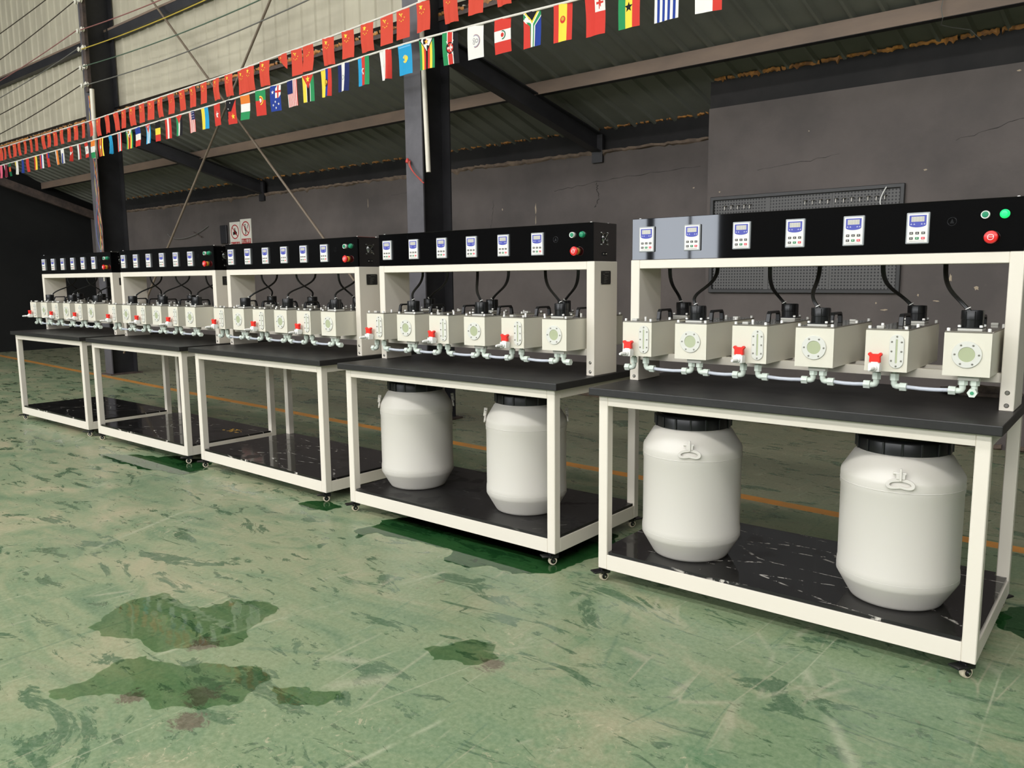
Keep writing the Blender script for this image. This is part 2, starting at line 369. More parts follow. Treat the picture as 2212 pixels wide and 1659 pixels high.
# back wall: projecting pier on the right, recessed wall with ledge to the left
bm = BM(); box(bm, -3.02, YJ, 0, XR, YR+.2, 2.55); wj = tag(obj('wall_pier', bm, 'wall'), kind='structure')
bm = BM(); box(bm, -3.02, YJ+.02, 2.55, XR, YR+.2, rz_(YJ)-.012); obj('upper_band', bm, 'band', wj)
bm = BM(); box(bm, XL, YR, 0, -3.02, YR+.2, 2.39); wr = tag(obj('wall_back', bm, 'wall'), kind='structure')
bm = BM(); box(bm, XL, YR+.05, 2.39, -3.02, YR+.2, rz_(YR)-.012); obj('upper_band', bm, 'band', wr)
def ragged(name, p0, p1, amp, th, m, parent, n=260, drop=.5, seed=1, zj=.006):
    """irregular bead of foam or mortar squeezed out along a joint"""
    rnd = random.Random(seed); bm = BM(); p0 = Vector(p0); p1 = Vector(p1); pr = None; hold = 0
    for i in range(n+1):
        t = i/n; p = p0.lerp(p1, t); hold = hold*.72+rnd.uniform(0, amp)*.5; h = hold*(2.2 if rnd.random() > .93 else 1)+.004; d = th*(.4+rnd.random())
        z = p.z+rnd.uniform(-zj, zj)
        ring = [bm.verts.new(q) for q in ((p.x, p.y+.01, z+.006), (p.x, p.y-d, z+.004), (p.x, p.y-d*.8, z-h*.6), (p.x, p.y-d*.2, z-h), (p.x, p.y+.01, z-h*.8))]
        if pr and rnd.random() > drop*.12:
            for k in range(5): bm.faces.new((pr[k], pr[(k+1) % 5], ring[(k+1) % 5], ring[k]))
        pr = ring
    return obj(name, bm, m, parent, smooth=True)
ragged('mortar_ledge', (XL, YR+.005, 2.40), (-3.02, YR+.005, 2.40), .03, .035, 'mortar', wr, 300, .0, 3)
ragged('sealing_foam', (XL, YR+.05, rz_(YR)-.012), (-3.03, YR+.05, rz_(YR)-.012), .012, .025, 'foam', wr, 700, 1.6, 4)
ragged('sealing_foam', (-3.0, YJ+.02, rz_(YJ)-.012), (3, YJ+.02, rz_(YJ)-.012), .016, .025, 'foam', wj, 420, .35, 5)
ragged('skirting_rubble', (-3.02, YJ, .035), (3, YJ, .035), .03, .03, 'mortar', wj, 160, .1, 6, .01)
ragged('skirting_rubble', (XL, YR, .035), (-3.02, YR, .035), .03, .03, 'mortar', wr, 160, .1, 7, .01)
# small knocked-off spots and cracks
def spall(x, y, z, w_, h_, parent, seed):
    rnd = random.Random(seed); k = 9
    poly = [(x+math.cos(2*PI*i/k)*w_*rnd.uniform(.35, 1), z+math.sin(2*PI*i/k)*h_*rnd.uniform(.35, 1)) for i in range(k)]
    bm = BM(); prism(bm, poly, y-.0025, y+.004); obj('bare_plaster_spot', bm, 'chip', parent)
for i, (x, z, a, b) in enumerate([(-1.64, 1.13, .010, .035), (-1.38, 1.05, .010, .012), (-1.43, .96, .014, .03), (-1.18, 1.17, .014, .04), (-1.26, 1.01, .03, .006), (-1.6, .94, .03, .008), (-1.66, .99, .008, .01),
        (-2.97, 1.83, .035, .012), (-2.91, 1.88, .012, .01), (-1.38, 1.92, .02, .01), (-.86, 2.5, .02, .008), (-1.02, 1.1, .02, .02), (-2.2, 2.28, .006, .006)]): spall(x, YJ, z, a, b, wj, i)
for i, (x, z, a, b) in enumerate([(-5.13, 1.90, .012, .075), (-5.13, 1.78, .006, .07), (-5.58, 1.92, .012, .018), (-7.75, 2.12, .008, .07), (-3.35, 1.98, .012, .012), (-3.5, 1.62, .01, .012), (-6.9, 1.8, .008, .008), (-8.6, 1.66, .008, .008)]): spall(x, YR, z, a, b, wr, 40+i)
def crack(pts, y, parent, wd=.004):
    wd *= .6
    rnd = random.Random(len(pts)+int(pts[0][0]*10)); q = []
    for a, b in zip(pts, pts[1:]):
        for i in range(12): t = i/12; q.append((a[0]+(b[0]-a[0])*t+rnd.uniform(-.012, .012), y, a[1]+(b[1]-a[1])*t+rnd.uniform(-.008, .008)))
    bm = BM(); tube(bm, q, [wd*rnd.uniform(.3, 1) for _ in q], 4); obj('wall_crack', bm, 'crack', parent)
crack([(-4.9, 2.06), (-4.2, 2.13), (-3.2, 2.17)], YR, wr); crack([(-4.38, 2.1), (-4.36, 1.95), (-4.4, 1.86)], YR, wr, .007); crack([(-5.7, 2.02), (-5.75, 1.7)], YR, wr, .004)
crack([(-6.6, 2.2), (-7.4, 2.2)], YR, wr, .003); crack([(-1.2, 2.1), (-.8, 2.2), (-.5, 2.23)], YJ, wj, .004); crack([(-2.6, 2.02), (-1.9, 2.09)], YJ, wj, .003)
# end wall of the lean-to and hall shell
bm = BM(); box(bm, XL-.15, YF, 0, XL, YR+.2, ZT); tag(obj('wall_left', bm, 'wall_dark'), kind='structure')
bm = BM(); box(bm, XR, YF, 0, XR+.1, YR+.2, ZT); tag(obj('wall_right', bm, 'hallwall'), kind='structure')
bm = BM(); box(bm, XL, YF-.1, 0, -9.3, YF, 3.5); box(bm, -6.6, YF-.1, 0, XR, YF, 3.5); box(bm, -9.3, YF-.1, 2.9, -6.6, YF, 3.5); box(bm, XL, YF-.1, 6.0, XR, YF, ZT); box(bm, -14.6, YF-.1, 3.5, -14.2, YF, 6)
tag(obj('wall_front', bm, 'hallwall'), kind='structure')
bm = BM(); box(bm, -8.15, YF-.06, 0, -8.0, YF, 2.9); box(bm, -7.22, YF-.06, 0, -7.18, YF, 2.9); box(bm, -8.64, YF-.06, 0, -8.56, YF, 2.9); tag(obj('door_1', bm, 'steel_dark'), kind='structure')
bm = BM(); box(bm, XL, YF, ZT, XR, -5.6, ZT+.1); box(bm, XL, -4.4, ZT, XR, -1.6, ZT+.1); box(bm, XL, -.4, ZT, XR, YR, ZT+.1); tag(obj('ceiling', bm, 'hallroof'), kind='structure')
bm = BM(); box(bm, -30, -30, -.15, 20, YF, -.1); tag(obj('ground', bm, 'yard'), kind='structure')

# corrugated sheets: profile across x, ribs every RS
def sheet(name, x0, nrib, RS, plane, m, parent, rib=.028, top=.022, base=.045):
    prof = []
    for i in range(nrib):
        a = x0+i*RS; prof += [(a, 0), (a+RS-base-.004, 0), (a+RS-base/2-top/2-.004, rib), (a+RS-base/2+top/2-.004, rib)]
    prof.append((x0+nrib*RS, 0)); vs, fs = [], []
    for x, h in prof:
        for e in (0, 1): vs.append(plane(x, h, e))
    for i in range(len(prof)-1): fs.append((2*i, 2*i+2, 2*i+3, 2*i+1))
    return mesh(name, vs, fs, m, parent)
roof = tag(bpy.data.objects.new('ceiling_lean_to', None), kind='structure'); C.objects.link(roof)
def rplane(x, h, e):
    y = SY-.05 if e == 0 else YR+.2
    return (x-SK*(y-SY)*-1, y, rz_(y)-h+.001)
x = XL-.5; i = 0
while x < 3:
    sheet('roof_sheet', x, 4, .2075, rplane, 'roof', roof, .026); x += .83; i += 1
# backing above the sheets keeps daylight out
mesh('roof_top_skin', [(XL-.1, SY-.05, rz_(SY)+.06), (XR, SY-.05, rz_(SY)+.06), (XR, YR+.2, rz_(YR)+.04), (XL-.1, YR+.2, rz_(YR)+.04)], [(0, 1, 2, 3)], 'steel_dark', roof)
wall_s = tag(bpy.data.objects.new('wall_sheeting', None), kind='structure'); C.objects.link(wall_s)
def splane(x, h, e): return (x, SY-h*.8, SZ if e == 0 else ZT)
x = XL
while x < 3.5:
    sheet('wall_sheet', x, 4, .2115, splane, 'siding', wall_s, .018, .014, .034); x += .846
ragged('sealing_foam', (XL, SY-.03, SZ+.015), (3, SY-.03, SZ+.015), .022, .03, 'foam', wall_s, 900, 1.4, 9)
bm = BM(); box(bm, XL, SY-.045, SZ-.035, 3, SY-.01, SZ+.0); obj('closing_angle', bm, 'rust', wall_s)
def beam(name, p0, p1, wd, ht, m, parent=None, flange=None):
    """steel member between two points, wd across, ht down from the line"""
    p0, p1 = Vector(p0), Vector(p1); d = (p1-p0).normalized(); s = Vector((-d.y, d.x, 0)).normalized()*wd/2; dn = Vector((0, 0, -ht)); bm = BM()
    v = [bm.verts.new(q) for q in (p0-s, p0+s, p0+s+dn, p0-s+dn, p1-s, p1+s, p1+s+dn, p1-s+dn)]
    for f in ((0, 1, 2, 3), (7, 6, 5, 4), (0, 4, 5, 1), (1, 5, 6, 2), (2, 6, 7, 3), (3, 7, 4, 0)): bm.faces.new([v[i] for i in f])
    return obj(name, bm, m, parent)
# purlin: light web with a dark turned-in lower lip
pu = thing('roof_purlin', 'long dusty brown steel purlin running under the dark lean-to roof sheets', 'beam')
bm = BM(); box(bm, XL, 5.86, rz_(5.86)-.135, 3, 5.866, rz_(5.86)-.028); box(bm, XL, 5.866, rz_(5.86)-.038, 3, 5.92, rz_(5.86)-.03); obj('web', bm, 'purlin', pu)
bm = BM(); box(bm, XL, 5.866, rz_(5.86)-.137, 3, 5.93, rz_(5.86)-.13); obj('lower_lip', bm, 'steel_dark', pu)
for (a, b, lab) in (((-4.74, 4.9, 3.16), (-4.36, YR+.02, 2.55), 'dark steel rafter sloping from the near column down to the back wall'), ((-10.5, 4.9, 3.16), (-9.98, YR+.02, 2.56), 'dark steel rafter sloping from the far column to the back wall')):
    r = thing('roof_rafter', lab, 'beam'); beam('web', a, b, .02, .17, 'steel_dark', r)
    for dz in (0, -.165): beam('flange', (a[0], a[1], a[2]+dz), (b[0], b[1], b[2]+dz), .11, .012, 'steel_dark', r)
    bm = BM(); box(bm, b[0]-.06, YR-.03, b[2]-.26, b[0]+.06, YR+.001, b[2]); obj('wall_bracket', bm, 'steel_dark', r)
r = thing('roof_rafter', 'stub of steel rafter end beside the far wall under the purlin', 'beam'); beam('web', (-15.3, 5.0, 3.0), (-15.3, YR, 2.45), .08, .14, 'rust', r)
g = thing('wall_girt', 'dark steel girt crossing high behind the far column over the cream sheets', 'beam')
for a, b in ((XL, -10.45), (-10.4, -4.9)):
    bm = BM(); box(bm, a, SY-.10, 4.17, b, SY-.019, 4.29); obj('girt_length', bm, 'steel_dark', g)
    bm = BM(); box(bm, a, SY-.104, 4.27, b, SY-.1, 4.295); obj('girt_lip', bm, 'purlin', g)
# steel columns (H section, web along y)
def column(x, lab, flm):
    t = thing('steel_column', lab, 'column', (x, 0, 0)); yf0, yr = 4.6, 4.93
    for nm, y0, y1, mm in (('front_flange', yf0, yf0+.014, flm), ('rear_flange', yr-.014, yr, 'steel_dark')):
        bm = BM(); box(bm, -.095, y0, 0, .095, y1, ZT); obj(nm, bm, mm, t)
    bm = BM(); box(bm, -.006, yf0+.014, 0, .006, yr-.014, ZT); obj('web', bm, 'steel_dark', t)  # recess shade put into the colour: web and rear flange darker than front flange
    bm = BM(); box(bm, -.14, yf0-.04, 0, .14, yr+.04, .015); obj('base_plate', bm, 'rust', t)
    return t
column(-4.775, 'dark grey steel column behind the second bench from the right', 'steel')
column(-10.515, 'dark steel column behind the two farthest benches carrying porcelain insulators', 'steel')
# bracing rods between the columns
def rod(a, b, lab):
    bm = BM(); tube(bm, [a, b], .012, 8); tag(obj('brace_rod', bm, 'rod', smooth=True), lab, 'rod', 'crossed bracing rods')
rod((-10.35, 4.76, 5.50), (-4.95, 4.76, .42), 'thin brown bracing rod running down to the foot of the near column')
rod((-4.95, 4.73, 5.70), (-10.35, 4.73, .28), 'thin brown bracing rod running down to the foot of the far column')
# conduits
def pipe(nm, a, b, r, lab, m='pvc', cat='pipe'):
    bm = BM(); tube(bm, [a, Vector(a).lerp(Vector(b), .5)+Vector((.006, 0, 0)), b], r, 14); return tag(obj(nm, bm, m, smooth=True), lab, cat)
pipe('conduit_pipe', (-4.70, 4.57, 4.8), (-4.585, 4.57, 2.03), .019, 'ivory plastic conduit hanging in front of the near steel column')
pipe('conduit_pipe', (-10.33, 4.57, 3.52), (-10.36, 4.57, 2.70), .026, 'ivory plastic conduit on the far steel column, lower half of its height')
pipe('thin_conduit', (-10.36, 4.575, 2.70), (-10.40, 4.575, 1.2), .008, 'thin ivory wire sleeve below the conduit on the far column')
# wires tied to the near column and hanging at the far column
t = thing('tied_wire_ends', 'red and green flag-string ends knotted on the near column beside the conduit', 'wire')
for k, c_ in enumerate(('rd', 'grn', 'rd')):
    bm = BM(); tube(bm, bez((-4.83+k*.012, 4.585, 2.14), (-4.80, 4.56, 2.10), (-4.76, 4.56, 2.04), (-4.66+k*.01, 4.57, 1.97-k*.01)), .005, 6); obj('strand', bm, 'wire_'+c_, t, smooth=True)
bm = BM(); lathe(bm, [(0, 0), (.016, .006), (.018, .02), (.008, .04), (0, .045)], (-4.83, 4.58, 2.12), (0, 0, 1), 8); obj('knot', bm, 'wire_rd', t, smooth=True)
t = thing('loose_wire_bundle', 'loose coloured wires looping down the far column below the insulators', 'wire')
rnd = random.Random(5)
for k, c_ in enumerate(('rd', 'grn', 'ylw', 'blu', 'org', 'gry', 'pink')):
    x0 = -10.43+k*.012; pts = []
    for s_ in range(0, 22):
        z = 3.45-s_*.095; pts.append((x0+.035*math.sin(s_*.75+k*1.3)+.0015*s_, 4.57-.008*k*.3, z))
    if c_ == 'blu': pts = [(p[0]-(.09*math.sin((i-11)/10*PI) if i > 11 else 0), p[1], p[2]) for i, p in enumerate(pts)]
    bm = BM(); tube(bm, pts, .0045, 5); obj('strand', bm, 'wire_'+c_, t, smooth=True)
# insulator rack with wires
t = thing('insulator_rack', 'upright wooden rack of white porcelain insulators on the far column', 'insulator rack')
bm = BM(); box(bm, -10.475, 4.56, 3.50, -10.395, 4.599, 5.2); obj('batten', bm, 'rust', t)
for z in (3.577, 3.783, 4.004, 4.214, 4.55, 4.8):
    for dx in (-.06, .06):
        bm = BM(); lathe(bm, [(0, 0), (.022, 0), (.03, .008), (.018, .016), (.018, .024), (.03, .032), (.02, .042), (0, .042)], (-10.44+dx, 4.555, z), (0, -1, 0), 12); obj('insulator', bm, 'porcelain', t, smooth=True)
def wire(a, b, m, lab, sag=.04, r=.006):
    a, b = Vector(a), Vector(b); pts = [a.lerp(b, i/16)-Vector((0, 0, sag*4*(i/16)*(1-i/16))) for i in range(17)]
    bm = BM(); tube(bm, pts, r, 6); tag(obj('overhead_wire', bm, 'wire_'+m, smooth=True), lab, 'wire', 'wires strung across the cream wall sheets')
wire((-10.5, 4.51, 4.55), (-15.4, 4.51, 4.16), 'dark', 'dark wire strung left from the topmost visible insulator', .05)
wire((-10.5, 4.51, 4.8), (-15.4, 4.51, 4.52), 'dark', 'dark wire crossing the top left corner above all others', .03)
wire((-10.5, 4.51, 4.214), (-15.4, 4.51, 3.95), 'pink', 'pinkish wire strung left along the dark girt', .05)
wire((-10.5, 4.51, 4.004), (-15.4, 4.51, 3.72), 'gry', 'grey wire strung left just below the dark girt', .05)
wire((-10.5, 4.51, 3.783), (-15.4, 4.51, 3.50), 'dark', 'dark wire strung left from the last but one insulator', .05)
wire((-10.5, 4.51, 3.577), (-15.4, 4.51, 3.20), 'dark', 'dark wire strung left from the lowest insulator', .05)
wire((-10.38, 4.51, 4.20), (-4.9, 4.51, 4.20), 'pink', 'pinkish wire strung right along the dark girt', .08)
wire((-10.38, 4.51, 3.98), (-4.9, 4.51, 4.06), 'ylw', 'yellow wire strung right across the cream sheets', .08)
wire((-10.38, 4.51, 3.78), (-4.9, 4.51, 3.83), 'grn', 'green wire strung right across the cream sheets', .08)
wire((-10.38, 4.51, 3.56), (-4.9, 4.51, 3.66), 'gry', 'lowest grey wire strung right across the cream sheets', .08)
t = tag(obj('dangling_wire', tube(BM(), [(-1.24, 5.84, 2.95), (-1.25, 5.83, 2.86), (-1.235, 5.82, 2.80), (-1.26, 5.9, 2.78), (-1.22, 6.0, 2.78), (-1.13, 6.1, 2.77), (-1.08, 6.2, 2.72)], .003, 5), 'wire_gry', smooth=True), 'thin pale wire dangling from the purlin over the right wall', 'wire')

# pegboard
t = thing('pegboard', 'dark grey perforated pegboard with small hooks on the wall behind the rightmost bench', 'pegboard', (-2.98, YJ, 1.06))
PW, PH = 1.48, .78
bm = BM(); 
loopframe(bm, [(0, 0), (PW, 0), (PW, PH), (0, PH)], [(.03, .03), (PW-.03, .03), (PW-.03, PH-.03), (.03, PH-.03)], -.03, -.001); obj('pegboard_frame', bm, 'pegframe', t, bevel=.004)
def peg_mat():
    m = mat('perforated_grey_steel', (92, 90, 88), .5); n = N(m)
    sp = .0235; sep = n.node('ShaderNodeSeparateXYZ'); n.link(n.tc.outputs['Object'], sep.inputs[0])
    fx = n.math('SUBTRACT', n.math('FRACT', n.math('DIVIDE', sep.outputs[0], sp)), .5); fz = n.math('SUBTRACT', n.math('FRACT', n.math('DIVIDE', sep.outputs[2], sp)), .5)
    d = n.math('ADD', n.math('MULTIPLY', fx, fx), n.math('MULTIPLY', fz, fz)); k = n.math('LESS_THAN', d, .26**2)
    px = n.math('FRACT', n.math('DIVIDE', sep.outputs[0], .49)); edge = n.math('GREATER_THAN', n.math('MULTIPLY', px, n.math('SUBTRACT', 1.0, px)), .03)
    n.col(n.mix(n.math('MULTIPLY', k, edge), lin(86, 84, 82), lin(9, 9, 9))); return m
M['pegm'] = peg_mat()
for i in range(3): bm = BM(); box(bm, .03+i*.4733+.001, -.012, .03, .03+(i+1)*.4733-.001, -.004, PH-.03); obj('perforated_panel', bm, 'pegm', t)
hk = BM(); tube(hk, [(-.014, -.02, 0), (.014, -.02, 0)], .0035, 5); tube(hk, [(0, -.012, 0), (0, -.03, -.004), (0, -.034, -.03)], .003, 5); hk = obj('hook', hk, 'screw', t, smooth=True)
pos = [.13, .185, .24, .295, .34]+[.78+.057*i for i in range(11)]
for i, px in enumerate(pos):
    h = hk if i == 0 else hk.copy()
    if i: C.objects.link(h); h.parent = t
    h.location = (px, 0, .70+.003*(i % 2))
bm = BM(); tube(bm, bez((1.36, -.035, .76), (1.33, -.05, .70), (1.31, -.06, .64), (1.345, -.04, .62)), .004, 6); obj('cable_tie', bm, 'white', t, smooth=True)

# two prohibition signs
def sign(x, z0, z1, lab, picto, wd=.275):
    t = thing('prohibition_sign', lab, 'sign', (x, YR, 0)); h = z1-z0; y = -.012
    bm = BM(); box(bm, 0, y, z0, wd, -.001, z1); obj('sign_plate', bm, 'sign_w', t)
    bm = BM(); box(bm, .02, y-.002, z0+.015, wd-.02, y, z0+.095); obj('caption_band', bm, 'sign_r', t)
    cx, cz, R = wd/2, z0+.10+(h-.10)/2, .105
    bm = BM(); loopframe(bm, circ(R, 32, cx, cz), circ(R-.014, 32, cx, cz), y-.002, y); a = PI*.75
    ux, uz = math.cos(a), math.sin(a); q = R-.01; s_ = .006
    prism(bm, [(cx+ux*q+uz*s_, cz+uz*q-ux*s_), (cx+ux*q-uz*s_, cz+uz*q+ux*s_), (cx-ux*q-uz*s_, cz-uz*q+ux*s_), (cx-ux*q+uz*s_, cz-uz*q-ux*s_)], y-.0035, y-.001)
    obj('red_ring', bm, 'sign_r', t)
    bm = BM()
    for poly in picto: prism(bm, [(cx+px, cz+pz) for px, pz in poly], y-.0018, y-.0005)
    obj('pictogram', bm, 'sign_k', t); return t, y
sA, y_ = sign(-10.86, 1.66, 2.045, 'white prohibition sign with a struck-out seated figure, left of the pair on the back wall', [circ(.013, 10, 0, .04), [(-.012, .025), (.012, .025), (.032, .0), (.034, -.04), (-.034, -.04), (-.032, 0)], [(-.05, .0), (-.036, .0), (-.036, -.045), (-.05, -.045)], [(.036, .0), (.05, .0), (.05, -.045), (.036, -.045)]])
sB, y_ = sign(-10.575, 1.70, 2.075, 'white prohibition sign with a struck-out climbing figure, right of the pair on the back wall', [circ(.012, 10, -.012, .055), [(-.035, .035), (-.01, .04), (.005, .0), (-.012, -.02), (-.03, 0)], [(-.028, -.005), (-.008, -.012), (.018, -.035), (-.004, -.085), (-.02, -.085), (-.002, -.04), (-.022, -.028)], [(.028, .0), (.058, .055), (.066, .05), (.036, -.005)]])
text('caption', '禁止吸烟', .058, 'sign_w', sA, (.1375, y_-.004, 1.715)); text('caption', '禁止攀登', .058, 'sign_w', sB, (.1375, y_-.004, 1.755))
bm = BM(); box(bm, 0, -.03, 0, .17, -.001, .27); b_ = obj('switch_box', bm, 'steel_dark', None, (-11.1, YR, 1.74), bevel=.006); tag(b_, 'small dark box on the back wall just left of the prohibition signs', 'box')
bm = BM(); tube(bm, bez((-12.7, YR-.01, 1.95), (-12.5, YR-.03, 1.80), (-11.9, YR-.03, 1.84), (-11.45, YR-.01, 2.02)), .006, 5); tag(obj('sagging_wire', bm, 'wire_gry', smooth=True), 'thin pale wire sagging across the back wall left of the signs', 'wire')
bm = BM(); tube(bm, [(-11.9, YR, 1.95), (-11.6, YR-.05, 1.86)], .008, 6); tag(obj('wall_peg', bm, 'rust', smooth=True), 'short rusty peg sticking out of the back wall left of the signs', 'peg')

# puddles
def puddle(pts, lab, seed, m='water'):
    rnd = random.Random(seed); P = [Vector((x, y)) for x, y in pts]
    for _ in range(3):
        Q = []
        for i in range(len(P)):
            a, b = P[i], P[(i+1) % len(P)]; m_ = (a+b)/2; d = (b-a); nrm = Vector((-d.y, d.x))
            Q += [a, m_+nrm*rnd.uniform(-.2, .2)]
        P = Q
    bm = BM(); vs = [bm.verts.new((p.x, p.y, .0012)) for p in P]; bmesh.ops.triangle_fill(bm, edges=[bm.edges.new((vs[i], vs[(i+1) % len(vs)])) for i in range(len(vs))], use_beauty=True)
    for f in bm.faces:
        if f.normal.z < 0: f.normal_flip()
    o = bpy.data.meshes.new('water_puddle'); bm.to_mesh(o); bm.free(); o.materials.append(M[m]); ob = bpy.data.objects.new('water_puddle', o); C.objects.link(ob); tag(ob, lab, 'puddle')
puddle([(-2.93, 2.48), (-2.94, 2.37), (-2.85, 2.31), (-2.84, 2.43), (-2.73, 2.43), (-2.59, 2.46), (-2.5, 2.46), (-2.37, 2.46), (-2.34, 2.37), (-2.25, 2.35), (-2.16, 2.38), (-2.12, 2.43), (-1.99, 2.41), (-1.93, 2.46), (-1.86, 2.58), (-1.84, 2.7), (-1.82, 2.8), (-1.75, 2.95), (-1.91, 3.1), (-2.44, 3.24), (-2.88, 3.07), (-2.9, 2.7), (-2.97, 2.57)], 'large dark green puddle spreading from under the bench that holds two drums, second from right', 1)
puddle([(-5.72, 2.38), (-5.56, 2.47), (-5.4, 2.55), (-5.2, 2.7), (-5.0, 2.75), (-4.68, 2.62), (-4.68, 2.43), (-4.88, 2.42), (-4.97, 2.36), (-5.2, 2.36), (-5.4, 2.34)], 'puddle in front of the second bench from the left, mirroring the cream frame', 2)
puddle([(-2.84, 1.1), (-2.9, 1.2), (-2.96, 1.3), (-2.94, 1.42), (-2.76, 1.41), (-2.67, 1.45), (-2.68, 1.56), (-2.55, 1.62), (-2.43, 1.59), (-2.4, 1.49), (-2.31, 1.38), (-2.39, 1.28), (-2.46, 1.17), (-2.53, 1.16), (-2.62, 1.17), (-2.74, 1.1)], 'upper of the two wide green puddles on the open floor at front left', 3, 'film')
puddle([(-2.48, 0.84), (-2.46, 0.91), (-2.48, 0.98), (-2.51, 1.06), (-2.47, 1.13), (-2.37, 1.15), (-2.3, 1.17), (-2.24, 1.24), (-2.08, 1.30), (-2.02, 1.29), (-2.0, 1.2), (-1.97, 1.15), (-2.03, 1.06), (-2.14, 0.98), (-2.26, 0.97), (-2.36, 0.9), (-2.41, 0.83)], 'lower of the two wide green puddles on the open floor at front left', 4, 'film')
puddle([(-.39, 3.10), (-.36, 3.25), (-.30, 3.32), (-.1, 3.25), (-.12, 3.0), (-.3, 3.02)], 'dark puddle at the rear castor of the rightmost bench', 5)
puddle([(-3.56, 2.50), (-3.53, 2.58), (-3.43, 2.62), (-3.31, 2.60), (-3.32, 2.50), (-3.41, 2.46)], 'small puddle at the front right castor of the middle bench', 6)
puddle([(-1.98, 1.27), (-1.9, 1.33), (-1.8, 1.38), (-1.75, 1.36), (-1.78, 1.28), (-1.88, 1.22)], 'small dark puddle at front centre, right of the lower wide puddle', 7, 'film')
puddle([(-1.8, 1.72), (-1.75, 1.82), (-1.63, 1.89), (-1.56, 1.82), (-1.62, 1.72), (-1.72, 1.68)], 'small dark puddle on the open floor in front of the second bench from the right', 8, 'film')

# ---------------------------------------------------------------- benches
BW, BD, T_, Z0, Z1, WT, OH, TB = 1.319, .6815, .040, .0544, .75, .03, .029, .060
XI, YU, ZB, ZT2, UD = -.018, .262, 1.268, 1.4305, .182
BEN = [(-1.675, 2.569, .49), (-3.216, 2.578, .11), (-4.760, 2.619, -.97), (-6.231, 2.611, -.06), (-7.738, 2.613, .19)]
BQ = ['rightmost bench', 'second bench from right', 'middle bench', 'second bench from left', 'leftmost bench']
BN = ['rightmost', 'second from right', 'middle', 'second from left', 'leftmost']
def castor(parent, x, y, rz, brake=True):
    bm = BM(); c = cyl(bm, (0, 0, .048), (0, 0, 1), .018, .007, 14); box(bm, -.013, -.028, .030, -.009, .012, .049); box(bm, .009, -.028, .030, .013, .012, .049); box(bm, -.013, -.026, .040, .013, .012, .049)
    if brake: prism2 = [(-.020, .044), (-.02, .038), (.02, .038), (.02, .044)]; prism(bm, prism2, -.062, -.02)
    f = obj('castor', bm, 'black', parent, (x, y, 0), bevel=.0015); f.rotation_euler = (0, 0, rz)
    bm = BM(); lathe(bm, [(0, -.0085), (.010, -.0085), (.017, -.0085), (.0185, -.005), (.0185, .005), (.017, .0085), (.010, .0085), (0, .0085)], (0, -.012, .0187), (1, 0, 0), 20); obj('castor_wheel', bm, 'castor_white', f, smooth=True)
    bm = BM(); cyl(bm, (-.0105, -.012, .0187), (1, 0, 0), .0115, .021, 16); obj('wheel_hub', bm, 'black', f, smooth=True)
    bm = BM(); cyl(bm, (-.015, -.012, .0187), (1, 0, 0), .004, .030, 10)
    for dy in (-.03, -.02): cyl(bm, (-.0145, dy, .038), (1, 0, 0), .0025, .029, 8)
    obj('axle_bolt', bm, 'chrome', f, smooth=True)
bench = thing('rolling_workbench', 'x', 'workbench', (BEN[0][0], BEN[0][1], 0), math.radians(BEN[0][2]), 'row of cream rolling workbenches')
for x in (0, BW-T_):
    for y in (0, BD-T_): bm = BM(); box(bm, x, y, Z0, x+T_, y+T_, Z1); obj('leg', bm, 'cream', bench, bevel=.0025)
E_ = .0004
for nm, zz0, zz1 in (('lower_rail', Z0, Z0+TB), ('upper_rail', Z1-T_, Z1)):
    for y in (0, BD-T_): bm = BM(); box(bm, T_, y+E_, zz0, BW-T_, y+T_-E_, zz1); obj(nm, bm, 'cream', bench, bevel=.0012)
    for x in (0, BW-T_): bm = BM(); box(bm, x+E_, T_, zz0, x+T_-E_, BD-T_, zz1); obj(nm, bm, 'cream', bench, bevel=.0012)
bm = BM(); box(bm, -OH, -OH, Z1, BW+OH, BD+OH, Z1+WT); obj('worktop', bm, 'board', bench, bevel=.003, seg=2)
sz = Z0+TB
bm = BM(); poly = [(T_+.004, .006), (BW-T_-.004, .006), (BW-T_-.004, T_+.004), (BW-.006, T_+.004), (BW-.006, BD-T_-.004), (BW-T_-.004, BD-T_-.004), (BW-T_-.004, BD-.006), (T_+.004, BD-.006), (T_+.004, BD-T_-.004), (.006, BD-T_-.004), (.006, T_+.004), (T_+.004, T_+.004)]
a = [bm.verts.new((x, y, sz)) for x, y in poly]; b = [bm.verts.new((x, y, sz+.012)) for x, y in poly]; bm.faces.new(a[::-1]); bm.faces.new(b)
for i in range(12): j = (i+1) % 12; bm.faces.new((a[i], a[j], b[j], b[i]))
obj('lower_shelf', bm, 'shelf_wet', bench)
castor(bench, .02, .03, -.5); castor(bench, BW-.02, .03, -.6); castor(bench, .03, BD-.03, 2.4); castor(bench, BW-.03, BD-.03, 2.7)

